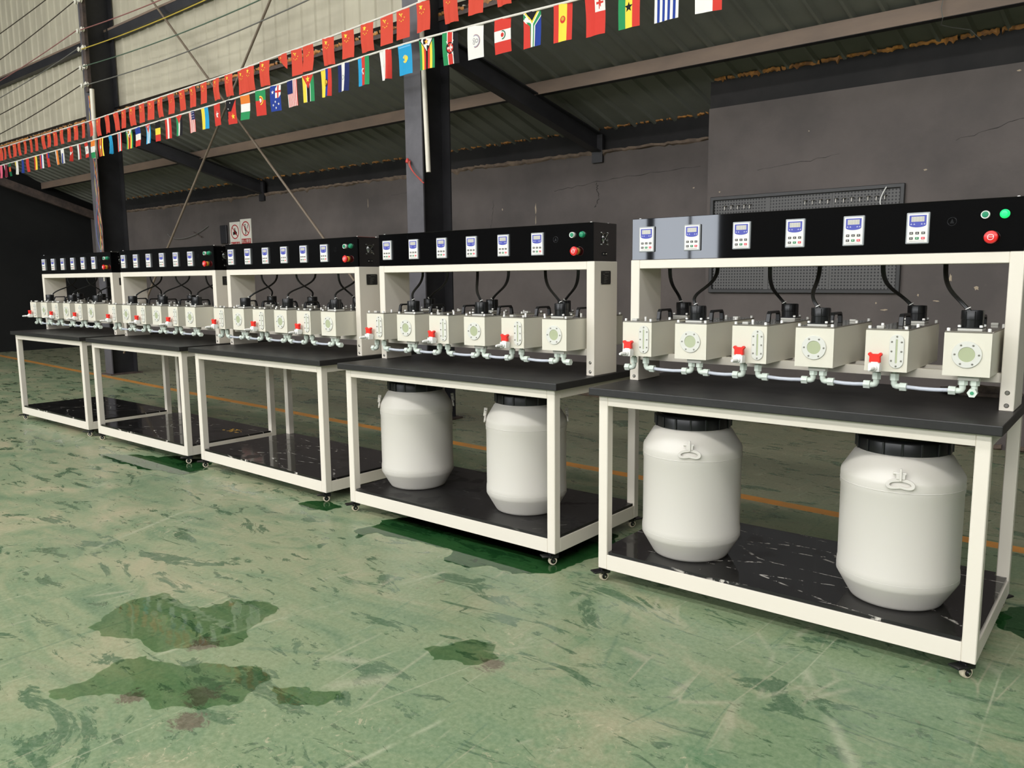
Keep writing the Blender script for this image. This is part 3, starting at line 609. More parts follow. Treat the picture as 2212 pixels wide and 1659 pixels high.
# control stand: two deep uprights, header, tank rail, gloss black control box
stand = thing('control_stand', 'x', 'control stand', (BEN[0][0], BEN[0][1], 0), math.radians(BEN[0][2]), 'control stands on the workbenches')
zw = Z1+WT; UL, UR = XI, BW-XI
for x in (UL, UR-T_):
    bm = BM(); box(bm, x, YU, zw, x+T_, YU+UD, ZB); u_ = obj('upright', bm, 'cream', stand, bevel=.002)
    for z in (.797, .837): bm = BM(); lathe(bm, [(0, .003), (.005, .0025), (.0075, 0)], (x+T_*.5, YU, z), (0, -1, 0), 12); obj('bolt', bm, 'screw', u_, smooth=True)
bm = BM(); box(bm, UL+T_, YU+.0005, ZB-.034, UR-T_, YU+UD, ZB-.0005); obj('header', bm, 'cream', stand, bevel=.0015)
bm = BM(); box(bm, UL+T_, .275, .865, UR-T_, .305, .895); box(bm, UL+T_, .40, .865, UR-T_, .43, .895); obj('tank_rail', bm, 'cream', stand, bevel=.001)
bm = BM(); box(bm, UL+.005, YU, ZB, UR-.005, YU+UD, ZT2); cb = obj('control_box', bm, 'acrylic', stand, bevel=.0015)
bm = BM()
for x in (UL+.03, UR-.03):
    for y in (YU+.02, YU+UD-.03): lathe(bm, [(.005, 0), (.0045, .003), (0, .004)], (x, y, ZT2), (0, 0, 1), 8)
tag(obj('corner_screw', bm, 'white', cb), kind='stuff')
def display(i):
    cx, z0, wd, h = .056+.1966*i, 1.299, .068, .099; y = YU
    bm = BM(); box(bm, cx-wd/2, y-.008, z0, cx+wd/2, y, z0+h); d = obj('speed_display', bm, 'bezel', stand, bevel=.002)
    bm = BM(); box(bm, cx-wd/2+.0045, y-.0086, z0+.0045, cx+wd/2-.0045, y-.008, z0+h-.0045); obj('face_plate', bm, 'face', d)
    k = wd/2-.009; zt = z0+h-.009; cur = [(cx+k*math.cos(a_), zt-.030+.008*(math.sin(a_))) for a_ in [PI+PI*q/12 for q in range(13)]]
    bm = BM(); prism(bm, [(cx-k, zt)]+cur+[(cx+k, zt)], y-.0091, y-.0086); obj('blue_panel', bm, 'blue', d)
    bm = BM(); box(bm, cx-.019, y-.0096, zt-.020, cx+.019, y-.0091, zt-.004); obj('readout', bm, 'lcd', d)
    bm = BM()
    for q in range(4):   # four seven-segment eights, unlit
        x = cx-.0135+.009*q; zc = zt-.012
        for (ax_, az, hw, hh) in ((0, .0055, .0018, .0005), (0, 0, .0018, .0005), (0, -.0055, .0018, .0005), (-.0022, .0028, .0005, .0022), (.0022, .0028, .0005, .0022), (-.0022, -.0028, .0005, .0022), (.0022, -.0028, .0005, .0022)):
            box(bm, x+ax_-hw, y-.0098, zc+az-hh, x+ax_+hw, y-.0096, zc+az+hh)
    tag(obj('digits', bm, 'digit', d), kind='stuff')
    bm = BM()
    for q in (-.019, -.010, .012, .020): box(bm, cx+q-.0022, y-.0094, zt-.029, cx+q+.0022, y-.0091, zt-.0275); box(bm, cx+q-.0006, y-.0094, zt-.0262, cx+q+.0006, y-.0091, zt-.025)
    tag(obj('indicator_print', bm, 'print', d), kind='stuff')
    for r_ in range(2):
        for q in range(3):
            m_ = 'key_dark' if r_ == 0 or q == 0 else ('key_green' if q == 1 else 'key_red'); x = cx-.0175+.0175*q; z = z0+.034-.0165*r_
            bm = BM(); box(bm, x-.0053, y-.0096, z-.0038, x+.0053, y-.0084, z+.0038); obj('key', bm, m_, d)
            bm = BM()
            if q == 1: s_ = 1 if r_ == 0 else -1; prism(bm, [(x-.0022, z-.0014*s_), (x+.0022, z-.0014*s_), (x, z+.0018*s_)], y-.0099, y-.0096)
            else: box(bm, x-.0024, y-.0099, z-.0014, x+.0024, y-.0096, z-.0006); box(bm, x-.0024, y-.0099, z+.0005, x+.0024, y-.0096, z+.0013)
            obj('key_symbol', bm, 'print', d)
    bm = BM(); box(bm, cx-.022, y-.0089, z0+.0080, cx+.022, y-.0086, z0+.0088); obj('base_line', bm, 'key_dark', d)
for i in range(6): display(i)
bm = BM(); lathe(bm, [(0, .0085), (.0095, .0085), (.0118, .010), (.0124, .004), (.0124, 0)], (1.226, YU, 1.381), (0, -1, 0), 24); pb = obj('start_button', bm, 'white', stand, smooth=True)
bm = BM(); lathe(bm, [(0, .0115), (.008, .0112), (.0094, .0085)], (1.226, YU, 1.381), (0, -1, 0), 20); obj('button_cap', bm, 'greenb', pb, smooth=True)
bm = BM(); lathe(bm, [(.0135, 0), (.0135, .003), (.012, .004), (.012, .010), (.0085, .0135), (0, .0145)], (1.277, YU, 1.381), (0, -1, 0), 24); lamp = obj('indicator_lamp', bm, 'greenb', stand, smooth=True)
bm = BM(); lathe(bm, [(.015, 0), (.015, .008), (.012, .009)], (1.247, YU, 1.312), (0, -1, 0), 24); es = obj('emergency_stop', bm, 'yellow', stand, smooth=True)
bm = BM(); lathe(bm, [(.011, .009), (.011, .016), (.0185, .018), (.0195, .022), (.0175, .026), (.010, .0285), (0, .0285)], (1.247, YU, 1.312), (0, -1, 0), 28); obj('mushroom_head', bm, 'redb', es, smooth=True)
bm = BM(); loopframe(bm, circ(.009, 20, 1.247, 1.312), circ(.0076, 20, 1.247, 1.312), YU-.0292, YU-.0285); obj('ring_print', bm, 'print', es)
text('stop_lettering', 'STOP', .0062, 'print', es, (1.247, YU-.0290, 1.312))
bm = BM(); loopframe(bm, circ(.0135, 24, 1.135, 1.365), circ(.0118, 24, 1.135, 1.365), YU-.0006, YU); prism(bm, [(1.129, 1.359), (1.141, 1.359), (1.135, 1.373)], YU-.0006, YU); obj('dim_emblem', bm, 'ghost', stand)
# right end: fan guard, socket and name plate
X_ = UR-.005; fy, fz = .347, 1.364
bm = BM()
for R in (.006, .010, .0135, .017, .0205, .023): torus(bm, (X_+.003, fy, fz), (1, 0, 0), R, .00055, 20, 5)
for sy in (-1, 1):
    for sz_ in (-1, 1): tube(bm, [(X_+.0042, fy, fz), (X_+.0035, fy+sy*.024, fz+sz_*.0245)], .0009, 5); lathe(bm, [(.004, 0), (.0036, .004), (0, .005)], (X_, fy+sy*.0245, fz+sz_*.025), (1, 0, 0), 10)
obj('fan_guard', bm, 'chrome', cb, smooth=True)
bm = BM(); lathe(bm, [(0, .004), (.008, .004), (.008, .0)], (X_, fy, fz), (1, 0, 0), 14)
for k in range(5): a_ = k*2*PI/5; tube(bm, [(X_+.002, fy+.006*math.cos(a_), fz+.006*math.sin(a_)), (X_+.0015, fy+.021*math.cos(a_+.5), fz+.021*math.sin(a_+.5))], [.002, .004], 5)
obj('fan_blade_hub', bm, 'black', cb, smooth=True)
bm = BM(); box(bm, X_, fy-.016, 1.292, X_+.003, fy+.016, 1.307); obj('power_socket', bm, 'black', cb)
bm = BM()
for q in (-.011, .011): lathe(bm, [(.003, 0), (.002, .002), (0, .0025)], (X_+.003, fy+q, 1.2995), (1, 0, 0), 8)
for q in (-.003, .003): box(bm, X_+.003, fy+q-.0012, 1.298, X_+.0045, fy+q+.0012, 1.301)
tag(obj('socket_screws', bm, 'screw', cb), kind='stuff')
bm = BM(); box(bm, UR, .312, 1.170, UR+.002, .388, 1.228); npl = obj('name_plate', bm, 'plate', stand)
bm = BM(); rr = random.Random(2)
for q in range(7):
    z = 1.221-.0072*q; s_ = .336+rr.uniform(-.01, .006); box(bm, UR+.002, s_, z-.0012, UR+.0024, s_+rr.uniform(.012, .034), z+.0012)
tag(obj('engraved_lines', bm, 'plate_text', npl), kind='stuff')
bm = BM()
for yy in (.3145, .3855):
    for zz in (1.1725, 1.2255): lathe(bm, [(.002, 0), (.0015, .0012), (0, .0015)], (UR+.002, yy, zz), (1, 0, 0), 8)
tag(obj('plate_rivet', bm, 'screw', npl), kind='stuff')
index()
lampon = None
for k, (x, y, a) in enumerate(BEN):
    dr = {0: 'with two white drums below', 1: 'with two white drums below', 2: 'with an empty wet black shelf', 3: 'with an empty scratched black shelf', 4: 'with an empty black shelf'}[k]
    if k == 0: b, s = bench, stand
    else: b, s = dup(bench, (x, y, 0), math.radians(a)), dup(stand, (x, y, 0), math.radians(a))
    b['label'] = f'cream framed workbench {dr}, {BN[k]} in the row'
    s['label'] = f'cream stand with black control box and six displays, {BQ[k]}'
    if k == 1:
        for o in bpy.data.objects:
            if o.parent == b and o.name.startswith('lower_shelf'): o.data = o.data.copy(); o.data.materials[0] = M['shelf_dry']
lamp.data = lamp.data.copy(); lamp.data.materials[0] = M['lampon']; lamp['label'] = 'lit green indicator lamp'

# ---------------------------------------------------------------- tanks
TW, TD, TH, TZ = .127, .446, .131, .895
def ring_screws(bm, pts, y): 
    for x, z in pts: lathe(bm, [(.0032, 0), (.0028, .0018), (0, .0022)], (x, y, z), (0, -1, 0), 8)
def elbow(bm, x, y, sx, z=-.0, dirv=None, nut=.0142):
    """hex nut under the tank, bend, second nut on the outgoing side"""
    d = Vector(dirv or (sx, 0, 0))
    cyl(bm, (x, y, -.031), (0, 0, 1), nut, .022, 6, ph=.4); cyl(bm, (x, y, -.012), (0, 0, 1), .008, .013, 10)
    c0 = Vector((x, y, -.030)); c1 = Vector((x, y, -.050)); 
    tube(bm, [c0, c1+Vector((0, 0, .008)), c1+Vector((0, 0, .002))+d*.003, c1+d*.008, c1+d*.022], .0096, 10)
    cyl(bm, c1+d*.018, d, nut, .020, 6)
def cable(bm, p0, p1, side):
    for o_ in (-.0035, .0035):
        q0 = Vector(p0)+Vector((o_, 0, 0)); q1 = Vector(p1)+Vector((o_*.6, 0, 0))
        tube(bm, bez(q0, q0+Vector((0, 0, -.09)), q1+Vector((side*.05, -.0, .06)), q1, 12), .0045, 6)
def make_tank(kind):
    A = kind == 'A'; t = thing('process_tank', 'x', 'tank')
    bm = BM(); w2, d2 = TW/2, TD/2; th = .008
    box(bm, -w2, -d2, 0, w2, -d2+th, TH); box(bm, -w2, d2-th, 0, w2, d2, TH); box(bm, -w2, -d2+th, 0, -w2+th, d2-th, TH); box(bm, w2-th, -d2+th, 0, w2, d2-th, TH); box(bm, -w2+th, -d2+th, 0, w2-th, d2-th, th)
    bmesh.ops.remove_doubles(bm, verts=bm.verts, dist=1e-5)
    obj('tank_body', bm, 'tank', t)
    bm = BM(); box(bm, -w2+.001, -d2+.001, TH, w2-.001, d2-.001, TH+.005); lid = obj('lid', bm, 'lid', t, bevel=.0008)
    for x in (-w2+.009, w2-.009):
        for y in (-d2+.009, (-.06 if A else .06), d2-.009):
            bm = BM(); lathe(bm, [(.005, 0), (.005, .0078), (.0038, .009), (0, .009)], (x, y, TH+.005), (0, 0, 1), 10); obj('cap_bolt', bm, 'white', lid, smooth=True)
    my = .168 if A else -.168; top = TH+.005
    bm = BM(); box(bm, -.033, my-.033, top, .033, my+.033, top+.008); mb = obj('motor_block', bm, 'clear', t, bevel=.001)
    bm = BM(); box(bm, -.034, my-.034, top+.008, .034, my+.034, top+.011); obj('mounting_plate', bm, 'black', mb)
    for sx in (-1, 1):
        for sy in (-1, 1):
            bm = BM(); lathe(bm, [(.0048, 0), (.0048, .006), (0, .007)], (sx*.029, my+sy*.029, top+.011), (0, 0, 1), 8); cyl(bm, (sx*.029, my+sy*.029, top+.001), (0, 0, 1), .003, .010, 8); obj('mounting_bolt', bm, 'white', mb, smooth=True)
    bm = BM(); mz = top+.011; R = .031
    lathe(bm, [(0, 0), (R-.001, 0), (R-.001, .022), (R, .023), (R, .0485), (R-.001, .050), (R-.004, .050), (R-.004, .047), (0, .047)], (0, my, mz), (0, 0, 1), 28); mo = obj('motor', bm, 'black', t, smooth=True)
    bm = BM()
    for a_ in (-2.0, -1.2, -.4, .4): cyl(bm, (0+R*.995*math.cos(a_), my+R*.995*math.sin(a_), mz+.002), (0, 0, 1), .0016, .046, 6)
    obj('motor_rib', bm, 'black', mo)
    # bow handle
    bm = BM(); hh = .040; pts_o = [(-.057, 0), (-.050, hh*.75), (-.040, hh), (.040, hh), (.050, hh*.75), (.057, 0)]; pts_i = [(-.043, 0), (-.042, hh*.64), (-.035, hh*.79), (.035, hh*.79), (.042, hh*.64), (.043, 0)]
    L_ = [[bm.verts.new((x, a_, top+b_)) for a_, b_ in lp] for lp in (pts_o, pts_i) for x in (-.008, .008)]
    for i in range(5):
        for p_, q_ in ((L_[0], L_[2]), (L_[1], L_[3]), (L_[0], L_[1]), (L_[2], L_[3])): bm.faces.new((p_[i], p_[i+1], q_[i+1], q_[i]))
    for i in (0, 5): bm.faces.new((L_[0][i], L_[1][i], L_[3][i], L_[2][i]))
    obj('carry_handle', bm, 'black', t, bevel=.0015)
    fy_ = -.185 if A else .150
    bm = BM(); box(bm, (-.028 if A else .018)-.011, fy_-.011, top, (-.028 if A else .018)+.011, fy_+.011, top+.008); obj('filler_block', bm, 'clear', t, bevel=.001)
    fy0 = -d2
    if A:
        gx, gz = .031, .066
        bm = BM(); loopframe(bm, stadium(.043, .108, 8, gx, gz), stadium(.0055, .076, 8, gx, gz), fy0-.004, fy0); g_ = obj('slot_sight_gauge', bm, 'ring', t, bevel=.0008)
        bm = BM(); prism(bm, stadium(.0057, .0765, 8, gx, gz), fy0-.0025, fy0-.0005); obj('gauge_glass', bm, 'glass', g_)
        bm = BM(); ring_screws(bm, [(gx, gz+.047), (gx, gz-.047)]+[(gx+sx*.0145, gz+q) for sx in (-1, 1) for q in (-.030, 0, .030)], fy0-.004); tag(obj('gauge_screws', bm, 'screw', g_, smooth=True), kind='stuff')
        # drain valve
        vx, vz = -.026, .016
        v = bpy.data.objects.new('drain_valve', None); 
        bm = BM(); cyl(bm, (vx, fy0, vz), (0, -1, 0), .0135, .010, 16); box(bm, vx-.017, fy0-.036, vz-.015, vx+.017, fy0-.008, vz+.011); cyl(bm, (vx, fy0-.022, vz+.008), (0, 0, 1), .013, .008, 14)
        lathe(bm, [(0, 0), (.011, 0), (.011, .008), (.0065, .010), (.0065, .014), (.0065, .020), (.0085, .021), (.006, .028), (.008, .029), (.0055, .037), (.007, .038), (.0042, .050), (0, .050)], (vx, fy0-.034, vz-.003), (0, -1, 0), 16); v = obj('drain_valve', bm, 'white', t, smooth=True, bevel=.001)
        bm = BM(); prism(bm, [(vx-.017, vz+.014), (vx+.017, vz+.014), (vx+.016, vz+.032), (vx+.0225, vz+.040), (vx+.016, vz+.047), (vx+.009, vz+.041), (vx-.009, vz+.041), (vx-.016, vz+.047), (vx-.0225, vz+.040), (vx-.016, vz+.032)], fy0-.030, fy0-.015); obj('valve_handle', bm, 'red', v, bevel=.002)
        xl, xr = -.035, .019
    else:
        gz = .066
        bm = BM(); loopframe(bm, circ(.0405, 32, 0, gz), circ(.0225, 32, 0, gz), fy0-.004, fy0); g_ = obj('round_sight_window', bm, 'ring', t, bevel=.0008)
        bm = BM(); prism(bm, circ(.0226, 28, 0, gz), fy0-.0025, fy0-.0005); obj('window_glass', bm, 'glass', g_)
        bm = BM(); ring_screws(bm, [(q_[0], q_[1]) for q_ in circ(.0325, 6, 0, gz)], fy0-.004); tag(obj('window_screws', bm, 'screw', g_, smooth=True), kind='stuff')
        xl, xr = -.012, .020
        bm = BM(); box(bm, xl-.013, -.198, -.016, xr+.013, -.168, 0); obj('outlet_block', bm, 'clear', t, bevel=.001)
    return t, xl, xr
ORD = ['first', 'second', 'third', 'fourth', 'fifth', 'sixth']
EX = {0: [.085, .295, .505, .69, .905, 1.10], 1: [.35, .17, .755, .555, 1.16, .975], 2: [.17, .35, .555, .755, .975, 1.16]}
protoA, protoB = make_tank('A'), make_tank('B'); index()
firstA, firstB = True, True
fitm = {}
def fitting_mesh(kind, xl, xr, lastfront, firstside):
    key = (kind, lastfront)
    if key in fitm: return fitm[key]
    out = []
    for x, sx in ((xl, -1), (xr, 1)):
        bm = BM(); elbow(bm, x, -.183, sx, dirv=(0, -1, 0) if (lastfront and sx == 1) else None)
        if lastfront and sx == 1: cyl(bm, (x, -.183-.0385, -.050), (0, -1, 0), .0055, .0006, 12, mi=1)
        bmesh.ops.recalc_face_normals(bm, faces=bm.faces); me = bpy.data.meshes.new('elbow_fitting'); bm.to_mesh(me); bm.free(); me.materials.append(M['fitting']); me.materials.append(M['fitting_in'])
        for p in me.polygons: p.use_smooth = True
        me.set_sharp_from_angle(angle=math.radians(38)); out.append(me)
    fitm[key] = out; return out
for k, (bx, by, a) in enumerate(BEN):
    ar = math.radians(a); ca, sa = math.cos(ar), math.sin(ar)
    def W(x, y, z): return (bx+ca*x-sa*y, by+sa*x+ca*y, z)
    ends = []
    for i in range(6):
        A = i % 2 == 0; (t, xl, xr) = protoA if A else protoB; cx = .0886+.2265*i; cy = .132+TD/2
        first = (firstA if A else firstB)
        r = t if first else dup(t)
        if A: firstA = False
        else: firstB = False
        r.location = W(cx, cy, TZ); r.rotation_euler = (0, 0, ar)
        kd = 'slot gauge and red valve' if A else 'round sight window'
        r['label'] = f'milky tank with {kd}, {ORD[i]} from left, {BQ[k]}'
        r['group'] = 'milky tanks with slot gauges' if A else 'milky tanks with round windows'
        for me in fitting_mesh('A' if A else 'B', xl, xr, k == 0 and i == 5, 0):
            f = bpy.data.objects.new('elbow_fitting', me); C.objects.link(f); f.parent = r
        ex = EX[min(k, 2)][i]; my = .168 if A else -.168; side = (1 if ex > cx else -1)*(1 if abs(ex-cx) > .01 else .3)
        p0 = (ex-cx, .40-cy, ZB-.034-TZ+.002); p1 = (side*.012, my+(.016 if not A else -.016), TH+.005+.011+.047)
        if k >= 2: side *= 1.6
        bm = BM(); cable(bm, p0, p1, side); cb_ = obj('motor_cable', bm, 'cable', r, smooth=True)
        bm = BM(); torus(bm, Vector(p1)+Vector((side*.004, 0, .008)), (side*.6, 0, 1), .0075, .0015, 10, 5); obj('cable_tie', bm, 'white', cb_)
        ends.append((cx+xl-.038, cx+xr+.038))
    for i in range(5):
        x0, x1 = ends[i][1]-.004, ends[i+1][0]+.004; z = TZ-.050; y = .132+TD/2-.183
        P_ = [W(x0, y, z), W(x0+(x1-x0)*.35, y, z-.0025), W(x0+(x1-x0)*.65, y, z-.0025), W(x1, y, z)]
        bm = BM(); tube(bm, P_, .0066, 10); o = obj('link_tube', bm, 'tube', smooth=True)
        tag(o, f'clear tube linking the {ORD[i]} and {ORD[i+1]} tanks, {BQ[k]}', 'tube', 'clear tubes linking the tanks')

# ---------------------------------------------------------------- drums
def make_drum():
    t = thing('lidded_drum', 'x', 'drum', group='white plastic drums')
    R = .1885
    prof = [(0, .004), (.120, .004), (.134, 0), (.143, .004), (.148, .012), (.183, .072), (.1885, .082), (R, .108), (.1878, .116), (.1862, .124), (.1865, .378), (.1885, .383), (.1885, .422), (.187, .432), (.150, .492), (.141, .500), (.136, .503), (.133, .520), (0, .520)]
    bm = BM(); lathe(bm, prof, n=56); obj('drum_body', bm, 'drum', t, smooth=True)
    bm = BM(); torus(bm, (0, 0, .400), (0, 0, 1), .1882, .0016, 48, 6); torus(bm, (0, 0, .098), (0, 0, 1), .1878, .0012, 48, 6); obj('moulded_seam', bm, 'drum', t, smooth=True)
    bm = BM(); lathe(bm, [(0, .536), (.100, .536), (.118, .540), (.124, .553), (.132, .555), (.140, .550), (.143, .544), (.143, .514), (.1435, .508), (.139, .506)], n=48); cp = obj('screw_cap', bm, 'cap', t, smooth=True)
    for q in range(16):
        a_ = q*2*PI/16; bm = BM(); box(bm, .1415, -.0035, .508, .1475, .0035, .549); r_ = obj('grip_rib', bm, 'cap', cp, bevel=.001); r_.rotation_euler = (0, 0, a_)
    for a_ in (0, PI):
        bm = BM(); # loop handle hanging on the shoulder, local +x outward
        o_, i_ = [], []
        for q in range(28):
            th = 2*PI*q/28; c_, s_ = math.cos(th), math.sin(th); dip = .007*max(0, -s_)*(1-abs(c_))*1.6
            o_.append((.042*c_*(1+.05*abs(s_)), .0215*s_+dip)); i_.append((.030*c_, .0105*s_+dip*.9))
        L_ = [[bm.verts.new((d_, u_, v_)) for u_, v_ in lp] for lp in (o_, i_) for d_ in (0, .008)]
        for q in range(28):
            j = (q+1) % 28
            for p_, q_ in ((L_[0], L_[2]), (L_[1], L_[3]), (L_[0], L_[1]), (L_[2], L_[3])): bm.faces.new((p_[q], p_[j], q_[j], q_[q]))
        box(bm, 0, -.013, .018, .010, .013, .038); tube(bm, [(.005, -.022, .036), (.005, .016, .036)], .005, 8)
        box(bm, -.002, -.0035, .012, .014, .0035, .052)
        h = obj('loop_handle', bm, 'drum', t, bevel=.0012); h.rotation_euler = (0, 0, a_) if False else (0, 0, a_)
        h.location = (.187*math.cos(a_), .187*math.sin(a_), .426); h.rotation_euler = (0, -.42, a_)
    bm = BM(); 
    for s_ in (-1, 1): box(bm, .1855, -.03, 0, .187, .03, .002)
    bm.free()
    return t
dr = make_drum(); index()
DZ = Z0+TB+.012
for q, (x, y, hz, lab) in enumerate([(-1.387, 2.79, -1.16, 'white plastic drum with black screw cap, left of the pair under the rightmost bench'), (-.638, 2.81, -1.36, 'white plastic drum with black screw cap, right of the pair under the rightmost bench'),
        (-2.998, 2.86, .80, 'white plastic drum with black cap, left of the pair under the second bench from right'), (-2.266, 2.86, .66, 'white plastic drum half hidden by the leg of the second bench from right')]):
    r = dr if q == 0 else dup(dr); r.location = (x, y, DZ); r.rotation_euler = (0, 0, hz); r['label'] = lab
    for o in (list(bpy.data.objects) if q < 2 else ()):
        if o.parent == r and o.name.startswith('loop_handle'): o.rotation_euler.y = -.12

# crumpled cloth at the back of the right-hand worktop, yellow spill on a shelf
bm = BM(); bmesh.ops.create_icosphere(bm, subdivisions=4, radius=1); rnd = random.Random(3)
from mathutils import noise as mn
for v in bm.verts:
    d = 1+.35*mn.noise(v.co*1.6)+.16*mn.noise(v.co*5); v.co = Vector((v.co.x*.13*d, v.co.y*.055*d, max(v.co.z*.032*d, -.0)))
tag(obj('crumpled_cloth', bm, 'bag', None, (-.47, 3.19, Z1+WT), smooth=True), 'crumpled brown cloth lying at the back of the rightmost worktop', 'cloth')
bm = BM()
rr = random.Random(8)
for q in range(26):
    a_, d_ = rr.uniform(0, 2*PI), rr.random()**.6*.10; x, y, s_ = d_*math.cos(a_), d_*.6*math.sin(a_), rr.uniform(.004, .018); vs = [bm.verts.new((x+s_*math.cos(2*PI*i/7)*rr.uniform(.6, 1), y+s_*.6*math.sin(2*PI*i/7)*rr.uniform(.6, 1), .0003)) for i in range(7)]; bm.faces.new(vs)
tag(obj('yellow_spill', bm, 'stain', None, (-5.13, 3.08, DZ)), 'small spattered yellow spill on the shelf of the second bench from left', 'spill', kind='stuff')

# ---------------------------------------------------------------- bunting
FC = dict(red=(202, 60, 50), cred=(204, 74, 56), yel=(238, 206, 70), wht=(226, 222, 214), blu=(40, 62, 140), nav=(34, 42, 92), sky=(44, 150, 196), grn=(46, 138, 84), dgr=(30, 100, 66), blk=(28, 26, 28), org=(220, 124, 50), mar=(120, 36, 54), pnk=(214, 96, 120), lbl=(110, 180, 220), grey=(90, 88, 92), gold=(200, 160, 60))
FM = list(FC); 
for k_, c_ in FC.items(): M['f_'+k_] = mat('flag_'+k_, c_, .75, spec=.2)
FW_, FH_ = .143, .215
def clip(poly, ax, val, keep_less):
    out = []; n_ = len(poly)
    for i in range(n_):
        a_, b_ = poly[i], poly[(i+1) % n_]; ia, ib = ((a_[ax] <= val) == keep_less), ((b_[ax] <= val) == keep_less)
        if ia: out.append(a_)
        if ia != ib and abs(b_[ax]-a_[ax]) > 1e-9: t_ = (val-a_[ax])/(b_[ax]-a_[ax]); out.append((a_[0]+(b_[0]-a_[0])*t_, a_[1]+(b_[1]-a_[1])*t_))
    return out
def star(c, x, y, r, rot=0, pts=5):
    o_ = []
    for i in range(pts*2): a_ = rot-PI/2+i*PI/pts; q = r if i % 2 == 0 else r*.42; o_.append((x+q*math.cos(a_), y+q*math.sin(a_)*FW_/FH_))
    return [(c, [(x, y), o_[(2*i-1) % (2*pts)], o_[2*i], o_[2*i+1]]) for i in range(pts)]
def disc(c, x, y, r, n_=14, a0=0): return [(c, [(x+r*math.cos(2*PI*i/n_+a0), y+r*math.sin(2*PI*i/n_+a0)*FW_/FH_) for i in range(n_)])]
def R(c, a_, b_, c2, d_): return [(c, [(a_, b_), (c2, b_), (c2, d_), (a_, d_)])]
def V(*cs, ws=None):     # upright stripes
    ws = ws or [1/len(cs)]*len(cs); o_ = []; x = 0
    for c, w_ in zip(cs, ws): o_ += R(c, x, 0, x+w_, 1); x += w_
    return o_
def H(*cs, ws=None):
    ws = ws or [1/len(cs)]*len(cs); o_ = []; y = 0
    for c, w_ in zip(cs, ws): o_ += R(c, 0, y, 1, y+w_); y += w_
    return o_
def P(c, *p): return [(c, list(p))]
def ringd(c, ci, x, y, r, k=.8): return disc(c, x, y, r, 16)+disc(ci, x, y, r*k, 16)
def china(): 
    o_ = V('cred')+star('yel', .26, .17, .15, .3)
    for x, y in ((.60, .10), (.76, .2), (.76, .32), (.6, .4)): o_ += star('yel', x-.1 if False else x, y, .05, .5)
    return o_
def china_v():   # flag turned on its side: large star near the top, arc of small ones below right
    o_ = V('cred')+star('yel', .32, .16, .17, .2)
    for x, y in ((.22, .33), (.36, .39), (.52, .37), (.62, .29)): o_ += star('yel', x, y, .05, .3)
    return o_
def us(): 
    o_ = []
    for i in range(13): o_ += R('red' if i % 2 == 0 else 'wht', i/13, 0, (i+1)/13, 1)
    return o_+R('nav', 6/13, 0, 1, .4)+[s_ for i in range(3) for j in range(3) for s_ in star('wht', .55+.17*i, .07+.12*j, .05)]
def malay():
    o_ = []
    for i in range(14): o_ += R('red' if i % 2 else 'wht', i/14, 0, (i+1)/14, 1)
    return o_+R('nav', 0, 0, .57, .5)+ringd('yel', 'nav', .27, .22, .17, .78)+star('yel', .29, .30, .12)
def zim(): return V('grn', 'yel', 'red', 'blk', 'red', 'yel', 'grn')+P('blk', (-.0, 0), (1, 0), (.5, .46))+P('wht', (.05, 0), (.95, 0), (.5, .42))+star('red', .5, .12, .16)+star('yel', .5, .12, .11)
